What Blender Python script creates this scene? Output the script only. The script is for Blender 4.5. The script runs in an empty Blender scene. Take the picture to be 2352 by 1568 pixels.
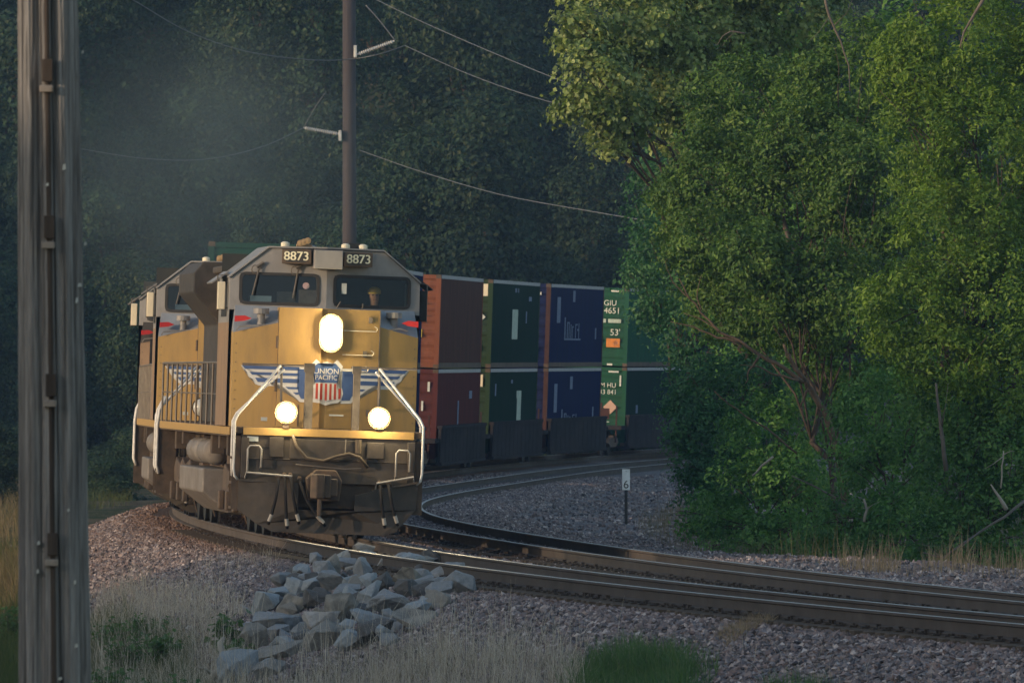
import bpy, bmesh, math, random
import numpy as np
from mathutils import Vector, Matrix

random.seed(7)
RNG = np.random.default_rng(11)
SC = bpy.context.scene
COL = SC.collection
R = math.radians
F = 24000.0                      # focal length of the view, in sketch units
EYE = 2.92


def W(X, Y, d):
    """the point at distance d that the sketch shows at X, Y"""
    return Vector(((X - 1176) * d / F, d, EYE - (Y - 822) * d / F))


# ------------------------------------------------------------------ materials
def nd(t, kind, **kw):
    n = t.nodes.new(kind)
    for k, v in kw.items():
        setattr(n, k, v)
    return n


def mat(name, col, rough=.6, metal=0., nscale=3., namt=.2, dirt=None, damt=.5, dscale=1.2, stretch=(1, 1, 1),
        bump=0., bscale=40., spec=.4, alpha=1., emit=None, estr=0.):
    m = bpy.data.materials.new(name)
    m.use_nodes = True
    t = m.node_tree
    b = t.nodes['Principled BSDF']
    b.inputs['Roughness'].default_value = rough
    b.inputs['Metallic'].default_value = metal
    b.inputs['Specular IOR Level'].default_value = spec
    tc = nd(t, 'ShaderNodeTexCoord')
    mp = nd(t, 'ShaderNodeMapping')
    mp.inputs['Scale'].default_value = stretch
    t.links.new(tc.outputs['Object'], mp.inputs['Vector'])
    n1 = nd(t, 'ShaderNodeTexNoise')
    n1.inputs['Scale'].default_value = nscale
    n1.inputs['Detail'].default_value = 6
    n1.inputs['Roughness'].default_value = .65
    t.links.new(mp.outputs[0], n1.inputs['Vector'])
    cr = nd(t, 'ShaderNodeValToRGB')
    cr.color_ramp.elements[0].position = .3
    cr.color_ramp.elements[1].position = .7
    cr.color_ramp.elements[0].color = [c * (1 - namt) for c in col] + [1]
    cr.color_ramp.elements[1].color = [min(1, c * (1 + namt)) for c in col] + [1]
    t.links.new(n1.outputs['Fac'], cr.inputs[0])
    out = cr.outputs[0]
    if dirt is not None:
        n2 = nd(t, 'ShaderNodeTexNoise')
        n2.inputs['Scale'].default_value = dscale
        n2.inputs['Detail'].default_value = 8
        n2.inputs['Roughness'].default_value = .7
        t.links.new(mp.outputs[0], n2.inputs['Vector'])
        r2 = nd(t, 'ShaderNodeValToRGB')
        r2.color_ramp.elements[0].position = .42
        r2.color_ramp.elements[1].position = .72
        r2.color_ramp.elements[0].color = (0, 0, 0, 1)
        r2.color_ramp.elements[1].color = (damt, damt, damt, 1)
        t.links.new(n2.outputs['Fac'], r2.inputs[0])
        mx = nd(t, 'ShaderNodeMixRGB')
        mx.inputs[2].default_value = list(dirt) + [1]
        t.links.new(r2.outputs[0], mx.inputs[0])
        t.links.new(out, mx.inputs[1])
        out = mx.outputs[0]
    t.links.new(out, b.inputs['Base Color'])
    if bump:
        n3 = nd(t, 'ShaderNodeTexNoise')
        n3.inputs['Scale'].default_value = bscale
        n3.inputs['Detail'].default_value = 6
        t.links.new(mp.outputs[0], n3.inputs['Vector'])
        bp = nd(t, 'ShaderNodeBump')
        bp.inputs['Strength'].default_value = 1
        bp.inputs['Distance'].default_value = bump
        t.links.new(n3.outputs['Fac'], bp.inputs['Height'])
        t.links.new(bp.outputs[0], b.inputs['Normal'])
    if emit:
        b.inputs['Emission Color'].default_value = list(emit) + [1]
        b.inputs['Emission Strength'].default_value = estr
    return m


def island_mat(name, cols, rough=.6, trans=0., spec=.3, attr=None, acol=None, tone=False):
    """a colour for each loose piece (leaf, blade, stone)"""
    m = bpy.data.materials.new(name)
    m.use_nodes = True
    t = m.node_tree
    b = t.nodes['Principled BSDF']
    b.inputs['Roughness'].default_value = rough
    b.inputs['Specular IOR Level'].default_value = spec
    g = nd(t, 'ShaderNodeNewGeometry')
    cr = nd(t, 'ShaderNodeValToRGB')
    e = cr.color_ramp.elements
    while len(e) < len(cols):
        e.new(.5)
    for i, c in enumerate(cols):
        e[i].position = i / (len(cols) - 1)
        e[i].color = list(c) + [1]
    t.links.new(g.outputs['Random Per Island'], cr.inputs[0])
    out = cr.outputs[0]
    if attr:
        a = nd(t, 'ShaderNodeAttribute', attribute_name=attr)
        mx = nd(t, 'ShaderNodeMixRGB')
        mx.blend_type = 'MIX'
        mx.inputs[2].default_value = list(acol) + [1]
        t.links.new(a.outputs['Fac'], mx.inputs[0])
        t.links.new(out, mx.inputs[1])
        out = mx.outputs[0]
    if tone:                                              # each spray of leaves has its own tone; each tree too
        a = nd(t, 'ShaderNodeAttribute', attribute_name='tone')
        oi = nd(t, 'ShaderNodeObjectInfo')
        mv = nd(t, 'ShaderNodeMath', operation='MULTIPLY_ADD')
        mv.inputs[1].default_value = .5
        mv.inputs[2].default_value = .75
        t.links.new(oi.outputs['Random'], mv.inputs[0])
        mw = nd(t, 'ShaderNodeMath', operation='MULTIPLY')
        t.links.new(a.outputs['Fac'], mw.inputs[0])
        t.links.new(mv.outputs[0], mw.inputs[1])
        hu = nd(t, 'ShaderNodeMath', operation='MULTIPLY_ADD')
        hu.inputs[1].default_value = -.035
        hu.inputs[2].default_value = .535
        t.links.new(a.outputs['Fac'], hu.inputs[0])
        h = nd(t, 'ShaderNodeHueSaturation')
        t.links.new(hu.outputs[0], h.inputs['Hue'])
        t.links.new(mw.outputs[0], h.inputs['Value'])
        t.links.new(out, h.inputs['Color'])
        out = h.outputs[0]
    t.links.new(out, b.inputs['Base Color'])
    if trans:
        tr = nd(t, 'ShaderNodeBsdfTranslucent')
        hs = nd(t, 'ShaderNodeHueSaturation')
        hs.inputs['Value'].default_value = 1.3
        hs.inputs['Saturation'].default_value = 1.1
        t.links.new(out, hs.inputs['Color'])
        t.links.new(hs.outputs[0], tr.inputs[0])
        ms = nd(t, 'ShaderNodeMixShader')
        ms.inputs[0].default_value = trans
        t.links.new(b.outputs[0], ms.inputs[1])
        t.links.new(tr.outputs[0], ms.inputs[2])
        t.links.new(ms.outputs[0], t.nodes['Material Output'].inputs['Surface'])
    return m


# ------------------------------------------------------------------ objects
def tag(o, label=None, cat=None, group=None, kind=None):
    if label:
        o['label'] = label
    if cat:
        o['category'] = cat
    if group:
        o['group'] = group
    if kind:
        o['kind'] = kind
    return o


def empty(name, loc=(0, 0, 0), rot=(0, 0, 0)):
    o = bpy.data.objects.new(name, None)
    o.empty_display_size = .3
    o.location = loc
    o.rotation_euler = rot
    COL.objects.link(o)
    return o


class MB:
    """collects shapes for one mesh"""

    def __init__(s):
        s.v, s.f, s.mi = [], [], []

    def face(s, pts, mi=0):
        i = len(s.v)
        s.v += [tuple(p) for p in pts]
        s.f.append(list(range(i, i + len(pts))))
        s.mi.append(mi)

    def add(s, vs, fs, mi=0):
        i = len(s.v)
        s.v += [tuple(p) for p in vs]
        s.f += [[i + k for k in f] for f in fs]
        s.mi += [mi] * len(fs)

    def box(s, x0, x1, y0, y1, z0, z1, mi=0, M=None):
        vs = [(x, y, z) for x in (x0, x1) for y in (y0, y1) for z in (z0, z1)]
        if M is not None:
            vs = [M @ Vector(v) for v in vs]
        s.add(vs, [(0, 1, 3, 2), (4, 6, 7, 5), (0, 4, 5, 1), (2, 3, 7, 6), (0, 2, 6, 4), (1, 5, 7, 3)], mi)
        return s

    def prism(s, poly, axis, a, b, mi=0, fn=None):
        """a polygon in the two other axes pulled along an axis (x, y or z)"""
        def P(p, q):
            if axis == 'x':
                r = (q, p[0], p[1])
            elif axis == 'y':
                r = (p[0], q, p[1])
            else:
                r = (p[0], p[1], q)
            return fn(*r) if fn else r
        n = len(poly)
        vs = [P(p, a) for p in poly] + [P(p, b) for p in poly]
        fs = [list(range(n))[::-1], list(range(n, 2 * n))] + [(i, (i + 1) % n, n + (i + 1) % n, n + i) for i in range(n)]
        s.add(vs, fs, mi)
        return s

    def tube(s, pts, r, n=6, mi=0, cap=True):
        pts = [Vector(p) for p in pts]
        rs = r if isinstance(r, (list, tuple)) else [r] * len(pts)
        rings = []
        t0 = (pts[1] - pts[0]).normalized()
        u = t0.cross(Vector((0, 0, 1)))
        if u.length < .1:
            u = t0.cross(Vector((1, 0, 0)))
        u.normalize()
        for i, p in enumerate(pts):
            a = pts[max(i - 1, 0)]
            b = pts[min(i + 1, len(pts) - 1)]
            t = (b - a).normalized()
            u = (u - t * u.dot(t))
            u.normalize()
            w = t.cross(u)
            rings.append([p + (u * math.cos(k * 2 * math.pi / n) + w * math.sin(k * 2 * math.pi / n)) * rs[i] for k in range(n)])
        vs = [v for q in rings for v in q]
        fs = []
        for i in range(len(pts) - 1):
            for k in range(n):
                fs.append((i * n + k, i * n + (k + 1) % n, (i + 1) * n + (k + 1) % n, (i + 1) * n + k))
        if cap:
            fs.append(list(range(n))[::-1])
            fs.append([(len(pts) - 1) * n + k for k in range(n)])
        s.add(vs, fs, mi)
        return s

    def cyl(s, a, b, r, n=14, mi=0):
        return s.tube([a, b], r, n, mi)

    def revolve(s, c, axis, prof, n=18, mi=0):
        """prof: (distance along the axis, radius)"""
        ax = Vector(axis).normalized()
        u = ax.cross(Vector((0, 0, 1)))
        if u.length < .1:
            u = ax.cross(Vector((1, 0, 0)))
        u.normalize()
        w = ax.cross(u)
        vs, fs = [], []
        for h, r in prof:
            for k in range(n):
                a = k * 2 * math.pi / n
                vs.append(Vector(c) + ax * h + (u * math.cos(a) + w * math.sin(a)) * max(r, 1e-4))
        for i in range(len(prof) - 1):
            for k in range(n):
                fs.append((i * n + k, i * n + (k + 1) % n, (i + 1) * n + (k + 1) % n, (i + 1) * n + k))
        s.add(vs, fs, mi)
        return s

    def build(s, name, m, parent=None, smooth=False, bevel=0., weld=True):
        me = bpy.data.meshes.new(name)
        me.from_pydata(s.v, [], s.f)
        for q in (m if isinstance(m, (list, tuple)) else [m]):
            me.materials.append(q)
        me.polygons.foreach_set('material_index', s.mi)
        bm = bmesh.new()
        bm.from_mesh(me)
        if weld:
            bmesh.ops.remove_doubles(bm, verts=bm.verts, dist=1e-5)
        bmesh.ops.recalc_face_normals(bm, faces=bm.faces)
        bm.to_mesh(me)
        bm.free()
        if smooth:
            me.polygons.foreach_set('use_smooth', [True] * len(me.polygons))
        o = bpy.data.objects.new(name, me)
        COL.objects.link(o)
        if parent is not None:
            o.parent = parent
        if bevel:
            b = o.modifiers.new('edge', 'BEVEL')
            b.width = bevel
            b.segments = 2
            b.limit_method = 'ANGLE'
            b.angle_limit = R(40)
        return o


def np_object(name, verts, faces, m, attrs=None, smooth=False):
    me = bpy.data.meshes.new(name)
    nf, k = faces.shape
    me.vertices.add(len(verts))
    me.vertices.foreach_set('co', np.ascontiguousarray(verts, np.float32).ravel())
    me.loops.add(nf * k)
    me.loops.foreach_set('vertex_index', np.ascontiguousarray(faces, np.int32).ravel())
    me.polygons.add(nf)
    me.polygons.foreach_set('loop_start', np.arange(nf, dtype=np.int32) * k)
    me.polygons.foreach_set('use_smooth', np.full(nf, smooth))
    for key, val in (attrs or {}).items():
        a = me.attributes.new(key, 'FLOAT', 'POINT')
        a.data.foreach_set('value', np.ascontiguousarray(val, np.float32))
    for q in (m if isinstance(m, (list, tuple)) else [m]):
        me.materials.append(q)
    me.update(calc_edges=True)
    me.validate()
    o = bpy.data.objects.new(name, me)
    COL.objects.link(o)
    return o


def glyphs(body, size, squeeze=1.):
    """flat letter faces, centred, as lists of (u, v) triangles"""
    cu = bpy.data.curves.new('letters', 'FONT')
    cu.body = body
    cu.size = size
    cu.align_x = 'CENTER'
    cu.align_y = 'CENTER'
    o = bpy.data.objects.new('letters', cu)
    COL.objects.link(o)
    dg = bpy.context.evaluated_depsgraph_get()
    me = bpy.data.meshes.new_from_object(o.evaluated_get(dg))
    out = [[(me.vertices[i].co.x * squeeze, me.vertices[i].co.y) for i in p.vertices] for p in me.polygons]
    bpy.data.objects.remove(o)
    bpy.data.curves.remove(cu)
    bpy.data.meshes.remove(me)
    return out


def text_part(name, body, size, fn, m, parent, squeeze=1., fat=0.):
    b = MB()
    for k in ((0, 0), (fat, 0), (0, fat), (fat, fat))[: 4 if fat else 1]:
        pass
    for poly in glyphs(body, size, squeeze):
        b.face([fn(u, v) for u, v in poly])
    return b.build(name, m, parent)


def kids(o):
    return [c for c in bpy.data.objects if c.parent == o]


def copy_tree(o, parent=None, skip=(), swap=None):
    tree = {}
    for q in bpy.data.objects:
        if q.parent is not None:
            tree.setdefault(q.parent.name, []).append(q)

    def rec(a, par):
        c = a.copy()
        COL.objects.link(c)
        if par is not None:
            c.parent = par
        if swap and c.type == 'MESH':
            for sl in c.material_slots:
                if sl.material is not None and sl.material.name in swap:
                    nm = swap[sl.material.name]
                    sl.link = 'OBJECT'
                    sl.material = nm
        for ch in tree.get(a.name, []):
            if ch.name.split('.')[0] not in skip:
                rec(ch, c)
        return c
    return rec(o, parent)


# ------------------------------------------------------------------ the line of the railway
_C = [0.12130941933609285, 0.5407728341720199, -1.2976184399431328, 5.069062628539918, 0.7343273410134903, -6.652658288582466]


def cx(y):
    t = (np.minimum(y, 400.) - 250.) / 100.
    r = _C[0] * t
    for c in _C[1:-1]:
        r = (r + c) * t
    r = r + _C[-1]
    return r + np.maximum(np.asarray(y) - 400., 0) * .18


def cxd(y):
    return (cx(y + .5) - cx(y - .5))


def rz(y):
    t = np.clip((np.asarray(y, float) - 172) / 158., 0, 1)
    return -.65 * t * t * (3 - 2 * t)


def on_track(y, s=0., z=0.):
    d = float(cxd(y))
    n = math.hypot(1, d)
    return Vector((float(cx(y)) + s / n, y - s * d / n, float(rz(y)) + z))


ROLL = R(1.9)


def frame_at(y0, length):
    """place and turn a vehicle whose ends stand on the curve"""
    a = on_track(y0 + length * .14)
    d = (on_track(y0 + length * .86) - a)
    yaw = math.atan2(-d.x, d.y)
    pitch = math.atan2(d.z, math.hypot(d.x, d.y))
    u = d.normalized()
    o = a - u * (length * .14)
    return o, (pitch, ROLL, yaw)


def step_along(y, length):
    d = float(cxd(y + length / 2))
    return y + length / math.hypot(1, d)


def smooth01(t):
    t = np.clip(t, 0, 1)
    return t * t * (3 - 2 * t)


def wob(x, y, s=1., seed=0.):
    return (np.sin(x * .9 * s + 1.3 + seed) * np.cos(y * .7 * s + .4) + .6 * np.sin(x * 2.1 * s + y * 1.7 * s + 2 + seed) +
            .4 * np.cos(x * 3.7 * s - y * 3.1 * s + seed)) / 2.


def ground(x, y):
    x = np.asarray(x, float)
    y = np.asarray(y, float)
    s = (x - cx(y)) / np.sqrt(1 + cxd(y) ** 2)
    z0 = rz(y)
    h = np.full(np.broadcast(x, y).shape, -.235)
    h = np.where(s < -1.3, -.235 - .04 * smooth01((-1.3 - s) / .3), h)
    h = np.where(s < -1.85, -.29 - (-1.85 - s) / 2.55, h)
    h = h - .14 * smooth01((s - 1.5) / 1.3)
    si = 6.1 + 3.7 * smooth01((180 - y) / 14.)          # the gravel bench is wider at the near end
    h = np.where(s > si, h - (s - si) / 3.2, h)
    foot_o = -1.7 - .012 * np.maximum(-s - 5.5, 0) + .10 * wob(x, y, .5)
    foot_i = -.95 + .08 * wob(x, y, .6, 3.)
    flat = np.where(s < 2, foot_o, foot_i) - z0 * np.where(s < 2, .9, .35)
    k = .25
    d = h - flat                                          # smooth maximum: no hard crease at the foot
    hm = flat + .5 * (d + np.sqrt(d * d + k * .15))
    h = np.where((s < -3.4) | (s > si + .5), hm, h)
    n = .05 * wob(x * 2.1, y * 2.1, 1., 1.) * smooth01((np.abs(s - 2.15) - 4.1) / .8)
    z = z0 + h + n
    hill = np.maximum(y - 428 - .25 * np.abs(x), 0)
    z = z + hill * .42 + .6 * wob(x * .3, y * .3) * smooth01(hill / 20)
    z = z + 12.0 * smooth01((-x - 25 - .05 * np.abs(y - 80)) / 10.) * smooth01((150 - y) / 16.) * (1 + .12 * wob(x * .5, y * .5))  # unseen bank added out of view to shade the foreground
    z = z + 14. * smooth01((-x - .049 * y - 4.) / 11.) * smooth01((y - 385) / 28.) * smooth01((490 - y) / 25.) * (1 + .1 * wob(x * .4, y * .4))  # unseen rise added beyond the frame to shade the lower wood
    return z


def hit(X, Y, lo=60., hi=520.):
    """where the line of sight meets the ground"""
    d = np.arange(lo, hi, .25)
    x = (X - 1176) * d / F
    z = EYE - (Y - 822) * d / F
    g = ground(x, d)
    i = np.argmax(z < g)
    if not (z < g).any():
        i = len(d) - 1
    return Vector((float(x[i]), float(d[i]), float(g[i])))


def project(x, y, z):
    return 1176 + x * F / y, 822 + (EYE - z) * F / y
# ------------------------------------------------------------------ paints
M = {}
M['yellow'] = mat('yellow_paint', (.46, .285, .095), .55, nscale=5, namt=.14, dirt=(.17, .115, .065), damt=.6, dscale=5, stretch=(1, 1, .22), bump=.0006, bscale=60, spec=.35)
M['radiator_dark'] = mat('radiator_dark_panel', (.045, .040, .036), .7, nscale=4, namt=.3, dirt=(.09, .07, .055), damt=.5, dscale=2)  # near-black brown, much darker than the hood paint
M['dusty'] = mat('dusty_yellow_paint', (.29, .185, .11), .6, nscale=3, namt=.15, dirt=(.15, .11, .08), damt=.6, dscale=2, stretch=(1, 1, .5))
M['grey'] = mat('grey_paint', (.26, .245, .235), .5, nscale=2.5, namt=.12, dirt=(.12, .10, .085), damt=.45, dscale=2.2, stretch=(1, 1, .5), bump=.0006, bscale=60)
M['bluegrey'] = mat('nose_grey_paint', (.27, .29, .32), .5, nscale=2.5, namt=.1, dirt=(.13, .11, .10), damt=.35, dscale=3)
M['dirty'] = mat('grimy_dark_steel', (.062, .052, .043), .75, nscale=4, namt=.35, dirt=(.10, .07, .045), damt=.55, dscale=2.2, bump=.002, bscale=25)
M['black'] = mat('black_steel', (.022, .021, .021), .6, nscale=5, namt=.3)
M['frame'] = mat('underframe', (.080, .058, .042), .75, nscale=3, namt=.35, dirt=(.16, .10, .06), damt=.6, dscale=1.5, bump=.003, bscale=18)
M['tank'] = mat('tank_paint', (.21, .185, .165), .6, nscale=3, namt=.2, dirt=(.12, .085, .06), damt=.7, dscale=1.6)
M['white'] = mat('white_handrail_paint', (.72, .70, .67), .45, nscale=9, namt=.12, dirt=(.3, .24, .2), damt=.4, dscale=6)
M['pipe'] = mat('worn_grey_pipe', (.38, .36, .33), .5, nscale=9, namt=.2, dirt=(.16, .12, .10), damt=.5, dscale=6)
M['cream'] = mat('cream_panel', (.80, .70, .52), .5, namt=.06)
M['railing'] = mat('railing_steel', (.14, .115, .09), .5, nscale=6, namt=.3)
M['gasket'] = mat('rubber_gasket', (.025, .022, .02), .6)
M['inside'] = mat('cab_lining', (.045, .045, .04), .8)
M['board'] = mat('number_board_black', (.035, .03, .027), .45)
M['digits'] = mat('cream_digits', (.75, .70, .52), .6)
M['red'] = mat('red_lens', (.5, .03, .03), .3)
M['decal_white'] = mat('emblem_white', (.66, .64, .60), .5, nscale=6, namt=.08)
M['decal_blue'] = mat('emblem_blue', (.065, .115, .26), .5, nscale=6, namt=.12)
M['decal_red'] = mat('emblem_red', (.46, .06, .035), .5, nscale=6, namt=.15)
M['chrome'] = mat('bright_metal', (.7, .68, .65), .2, metal=1.)
M['lit'] = mat('lamp_lit', (1, .9, .7), .3, emit=(1, .80, .46), estr=110)
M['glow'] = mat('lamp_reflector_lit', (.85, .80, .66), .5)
M['halo'] = mat('lamp_bezel_lit', (.74, .58, .30), .6)  # pale ring added round the lens to carry the lamp's warm halo
M['off'] = mat('lamp_off', (.5, .5, .48), .15)
M['hose'] = mat('rubber_hose', (.022, .02, .019), .85, spec=.1)
M['cable'] = mat('dusty_cable', (.10, .075, .05), .7)
M['sticker'] = mat('pale_sticker', (.6, .62, .58), .5)
M['paper'] = mat('paper', (.72, .74, .72), .7)


def glass_mat():
    m = bpy.data.materials.new('window_glass')
    m.use_nodes = True
    t = m.node_tree
    tr = nd(t, 'ShaderNodeBsdfTransparent')
    tr.inputs[0].default_value = (.72, .76, .74, 1)
    gl = nd(t, 'ShaderNodeBsdfGlossy')
    gl.inputs['Roughness'].default_value = .03
    fr = nd(t, 'ShaderNodeFresnel')
    fr.inputs[0].default_value = 1.5
    mx = nd(t, 'ShaderNodeMixShader')
    t.links.new(fr.outputs[0], mx.inputs[0])
    t.links.new(tr.outputs[0], mx.inputs[1])
    t.links.new(gl.outputs[0], mx.inputs[2])
    t.links.new(mx.outputs[0], t.nodes['Material Output'].inputs['Surface'])
    return m


M['glass'] = glass_mat()


# ------------------------------------------------------------------ locomotive (x across, y towards its rear, z above the rail)
def fy(x):
    return .25 * abs(x)


def nose_surf(x):
    if x < -.78 or x > .86:
        return fy(x)
    return fy(x) - (.10 if x < -.10 else .035)


def fc(x, z):
    return .52 + .25 * abs(x) + (z - 3.7) * .12


def lx(X):
    return (X - 754) / 142.


def lz(Y):
    return (1232 - Y) / 142.


def on_nose(polys, name, m, parent, off, bevel=0):
    """flat artwork laid over the faceted nose; polys in x, z"""
    bm = bmesh.new()
    for p in polys:
        vs = [bm.verts.new((x, 0, z)) for x, z in p]
        f = bm.faces.new(vs)
    bmesh.ops.triangulate(bm, faces=bm.faces)
    for cut in (-.78, -.10, 0., .86):
        bmesh.ops.bisect_plane(bm, geom=bm.verts[:] + bm.edges[:] + bm.faces[:], plane_co=(cut, 0, 0), plane_no=(1, 0, 0), dist=1e-6)
    b = MB()
    for f in bm.faces:
        c = f.calc_center_median().x
        step = nose_surf(c) - fy(c)
        b.face([(v.co.x, fy(v.co.x) + step - off, v.co.z) for v in f.verts])
    bm.free()
    return b.build(name, m, parent)


def make_locomotive():
    L = empty('locomotive')
    # --- running deck and pilot
    b = MB()
    b.box(-1.5, 1.5, -1.0, .9, 1.66, 1.77)
    b.box(-1.5, 1.5, .9, 20.7, 1.60, 1.765)
    b.box(-1.5, 1.5, 20.7, 21.4, 1.66, 1.77)
    b.box(-.55, .55, .2, 20.6, .95, 1.60)
    b.build('deck', M['frame'], L, bevel=.01)
    b = MB()
    b.box(-1.375, 1.375, -1.03, -1.003, 1.645, 1.765)
    for sx in (-1, 1):
        b.box(sx * 1.503, sx * 1.52, .3, 20.6, 1.63, 1.755)
    b.build('sill_stripe', M['yellow'], L)
    b = MB()
    b.box(-1.40, 1.40, -1.0, -.93, .90, 1.655)
    b.box(-1.36, 1.36, -1.025, -1.0, 1.26, 1.275)
    b.box(-.62, .48, -1.03, -1.0, 1.28, 1.6)
    b.box(-.95, -.72, -1.05, -1.0, 1.30, 1.62)
    b.box(.62, .9, -1.04, -1.0, 1.32, 1.58)
    for sx in (-1, 1):
        b.box(sx * 1.28, sx * 1.40, -1.06, -1.0, .95, 1.6)
    b.build('pilot_plate', M['dirty'], L, bevel=.008)
    poly = [(-1.43, .91), (-1.43, .44), (-1.12, .22), (-.86, .10), (.88, .09), (1.12, .15), (1.44, .52), (1.47, .97), (.72, .80), (.44, .72), (.44, .47), (-.47, .47), (-.47, .88)]
    b = MB()
    b.prism(poly, 'y', -1.26, -1.21, fn=lambda x, y, z: (x, y + .17 * abs(x), z))
    b.build('plow', M['dirty'], L)
    b = MB()
    b.prism([(-1.43, .90), (-.47, .87), (-.47, .90), (-1.43, .93)], 'y', -1.1, -.9)
    b.prism([(.72, .79), (1.47, .95), (1.47, .98), (.72, .82)], 'y', -1.1, -.9)
    b.build('pilot_ledge', M['dirty'], L)
    # coupler
    b = MB()
    b.prism([(-.33, .62), (-.36, .98), (-.2, 1.12), (.12, 1.12), (.22, .95), (.18, .62)], 'y', -1.3, -.9)
    b.box(-.22, .02, -1.62, -1.25, .67, 1.04)
    b.box(-.02, .13, -1.56, -1.25, .70, .98)
    b.prism([(-.30, -1.62), (-.22, -1.72), (-.10, -1.70), (-.06, -1.5), (-.30, -1.45)], 'z', .66, 1.05)
    b.box(-.19, -.12, -1.66, -1.55, .38, .70)
    b.build('coupler', M['frame'], L, bevel=.02)
    # hoses
    for x, z0, z1, dx in ((-.80, .98, .30, -.1), (-.70, 1.0, .24, .04), (-.60, 1.0, .32, .1), (.84, .92, .30, .06), (.98, .93, .34, .1), (-.45, .95, .30, .28)):
        b = MB()
        b.tube([(x, -1.03, z0), (x, -1.28, z0 - .06), (x + dx * .4, -1.36, (z0 + z1) / 2), (x + dx, -1.36, z1 + .08), (x + dx * 1.5, -1.33, z1 - .08)], .026, 7)
        h = b.build('air_hose', M['hose'], L, smooth=True)
        b = MB()
        b.cyl((x, -1.02, z0 + .02), (x, -1.14, z0), .04, 8)
        b.build('hose_fitting', M['frame'], h)
        b = MB()
        b.cyl((x + dx, -1.36, z1 + .08), (x + dx * 1.4, -1.34, z1 - .03), .032, 8)
        b.build('hose_fitting', M['pipe'], h)
    b = MB()
    b.tube([(lx(672), -1.05, 1.66), (lx(680), -1.09, 1.48), (lx(704), -1.13, 1.30), (lx(742), -1.14, 1.26), (lx(772), -1.13, 1.34), (lx(800), -1.12, 1.39), (lx(824), -1.12, 1.34), (lx(845), -1.08, 1.18)], .026, 8)
    b.build('jumper_cable', M['cable'], L, smooth=True)
    b = MB()
    b.cyl((lx(822), -1.06, 1.40), (lx(822), -1.06, 1.62), .05, 10)
    b.box(lx(835), lx(842), -1.06, -1.0, 1.2, 1.3)
    b.build('valve', M['cable'], L)
    b = MB()
    b.tube([(lx(680), -1.06, 1.19), (lx(725), -1.1, 1.17), (lx(790), -1.12, 1.14), (lx(830), -1.1, 1.16)], .012, 6)
    b.tube([(lx(793), -1.08, 1.62), (lx(792), -1.1, 1.4)], .008, 5)
    b.build('uncoupling_lever', M['railing'], L)
    # grab irons
    for x in (lx(585), lx(925)):
        b = MB()
        b.tube([(x - .11, -1.02, 1.02), (x - .11, -1.10, 1.06), (x - .11, -1.10, 1.42), (x - .07, -1.10, 1.47), (x + .07, -1.10, 1.47), (x + .11, -1.10, 1.42), (x + .11, -1.10, 1.14), (x + .11, -1.02, 1.12)], .016, 6)
        b.build('grab_iron', M['pipe'], L, smooth=True)
    for pts in ([(-1.33, 0), (-1.32, .09), (-.58, .05), (-.57, -.05)], [(.78, -.12), (.79, -.02), (1.38, .10), (1.39, .02)]):
        b = MB()
        b.tube([(x, -1.14 + .1 * (i in (0, 3)), .95 + z) for i, (x, z) in enumerate(pts)], .017, 6)
        b.build('step_grab', M['pipe'], L)
    # steps at the corners
    for sx in (-1, 1):
        for y in (-.95, 20.75):
            b = MB()
            for k, z in enumerate((.45, .85, 1.25)):
                b.box(sx * 1.22, sx * 1.54, y, y + .55, z, z + .04)
            b.box(sx * 1.20, sx * 1.54, y - .02, y, .44, 1.62)
            b.box(sx * 1.20, sx * 1.54, y + .55, y + .57, .44, 1.62)
            b.box(sx * 1.19, sx * 1.21, y, y + .55, .44, 1.62)
            b.build('corner_step', M['frame'], L)
    # --- nose
    b = MB()
    A0, A1 = 1.77, 3.29
    def ring(z, dy, w=1.5):
        return [(-w, fy(w) + dy, z), (0, dy, z), (w, fy(w) + dy, z), (w, 2.3, z), (-w, 2.3, z)]
    r0 = ring(A0, 0)
    r1 = [(-1.5, fy(1.5), A1), (0, 0, 3.66), (1.5, fy(1.5), A1), (1.5, 2.3, 3.35), (-1.5, 2.3, 3.35)]
    r2 = ring(3.73, .46, 1.46)
    for i in range(5):
        j = (i + 1) % 5
        b.face([r0[i], r0[j], r1[j], r1[i]], 0)
        b.face([r1[i], r1[j], r2[j], r2[i]], 1)
    b.face(r2, 1)
    b.build('nose', [M['yellow'], M['bluegrey']], L)
    for x0, x1, o in ((-.78, -.10, .10), (-.10, .86, .035)):
        b = MB()
        pl = [(x0, 1.78), (x1, 1.78), (x1, 3.71), (x0, 3.71)]
        xs = [x0] + ([0.] if x0 < 0 < x1 else []) + [x1]
        for a, c in zip(xs, xs[1:]):
            b.prism([(a, 1.78), (c, 1.78), (c, 3.715), (a, 3.715)], 'y', 0, 1, fn=lambda x, y, z: (x, fy(x) - o if y == 0 else fy(x) + .52, z))
        d = b.build('nose_door' if o < .05 else 'nose_cover', M['yellow'], L)
        b = MB()
        if o > .05:
            for z in (3.05, 2.35):
                b.cyl((x0 - .02, fy(x0) - o + .02, z), (x0 - .02, fy(x0) - o + .02, z + .2), .025, 8)
            b.build('hinge', M['frame'], d)
        else:
            for zz, wd in ((3.37, .55), (2.98, .5), (2.72, .42)):
                b.tube([(.25, fy(.25) - o - .04, zz), (.25 + wd, fy(.25 + wd) - o - .04, zz), (.27 + wd, fy(.27 + wd) - o - .05, zz + .05), (.22 + wd, fy(.22 + wd) - o - .05, zz + .08)], .008, 5)
            b.build('door_grab', M['cream'], d)
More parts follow.
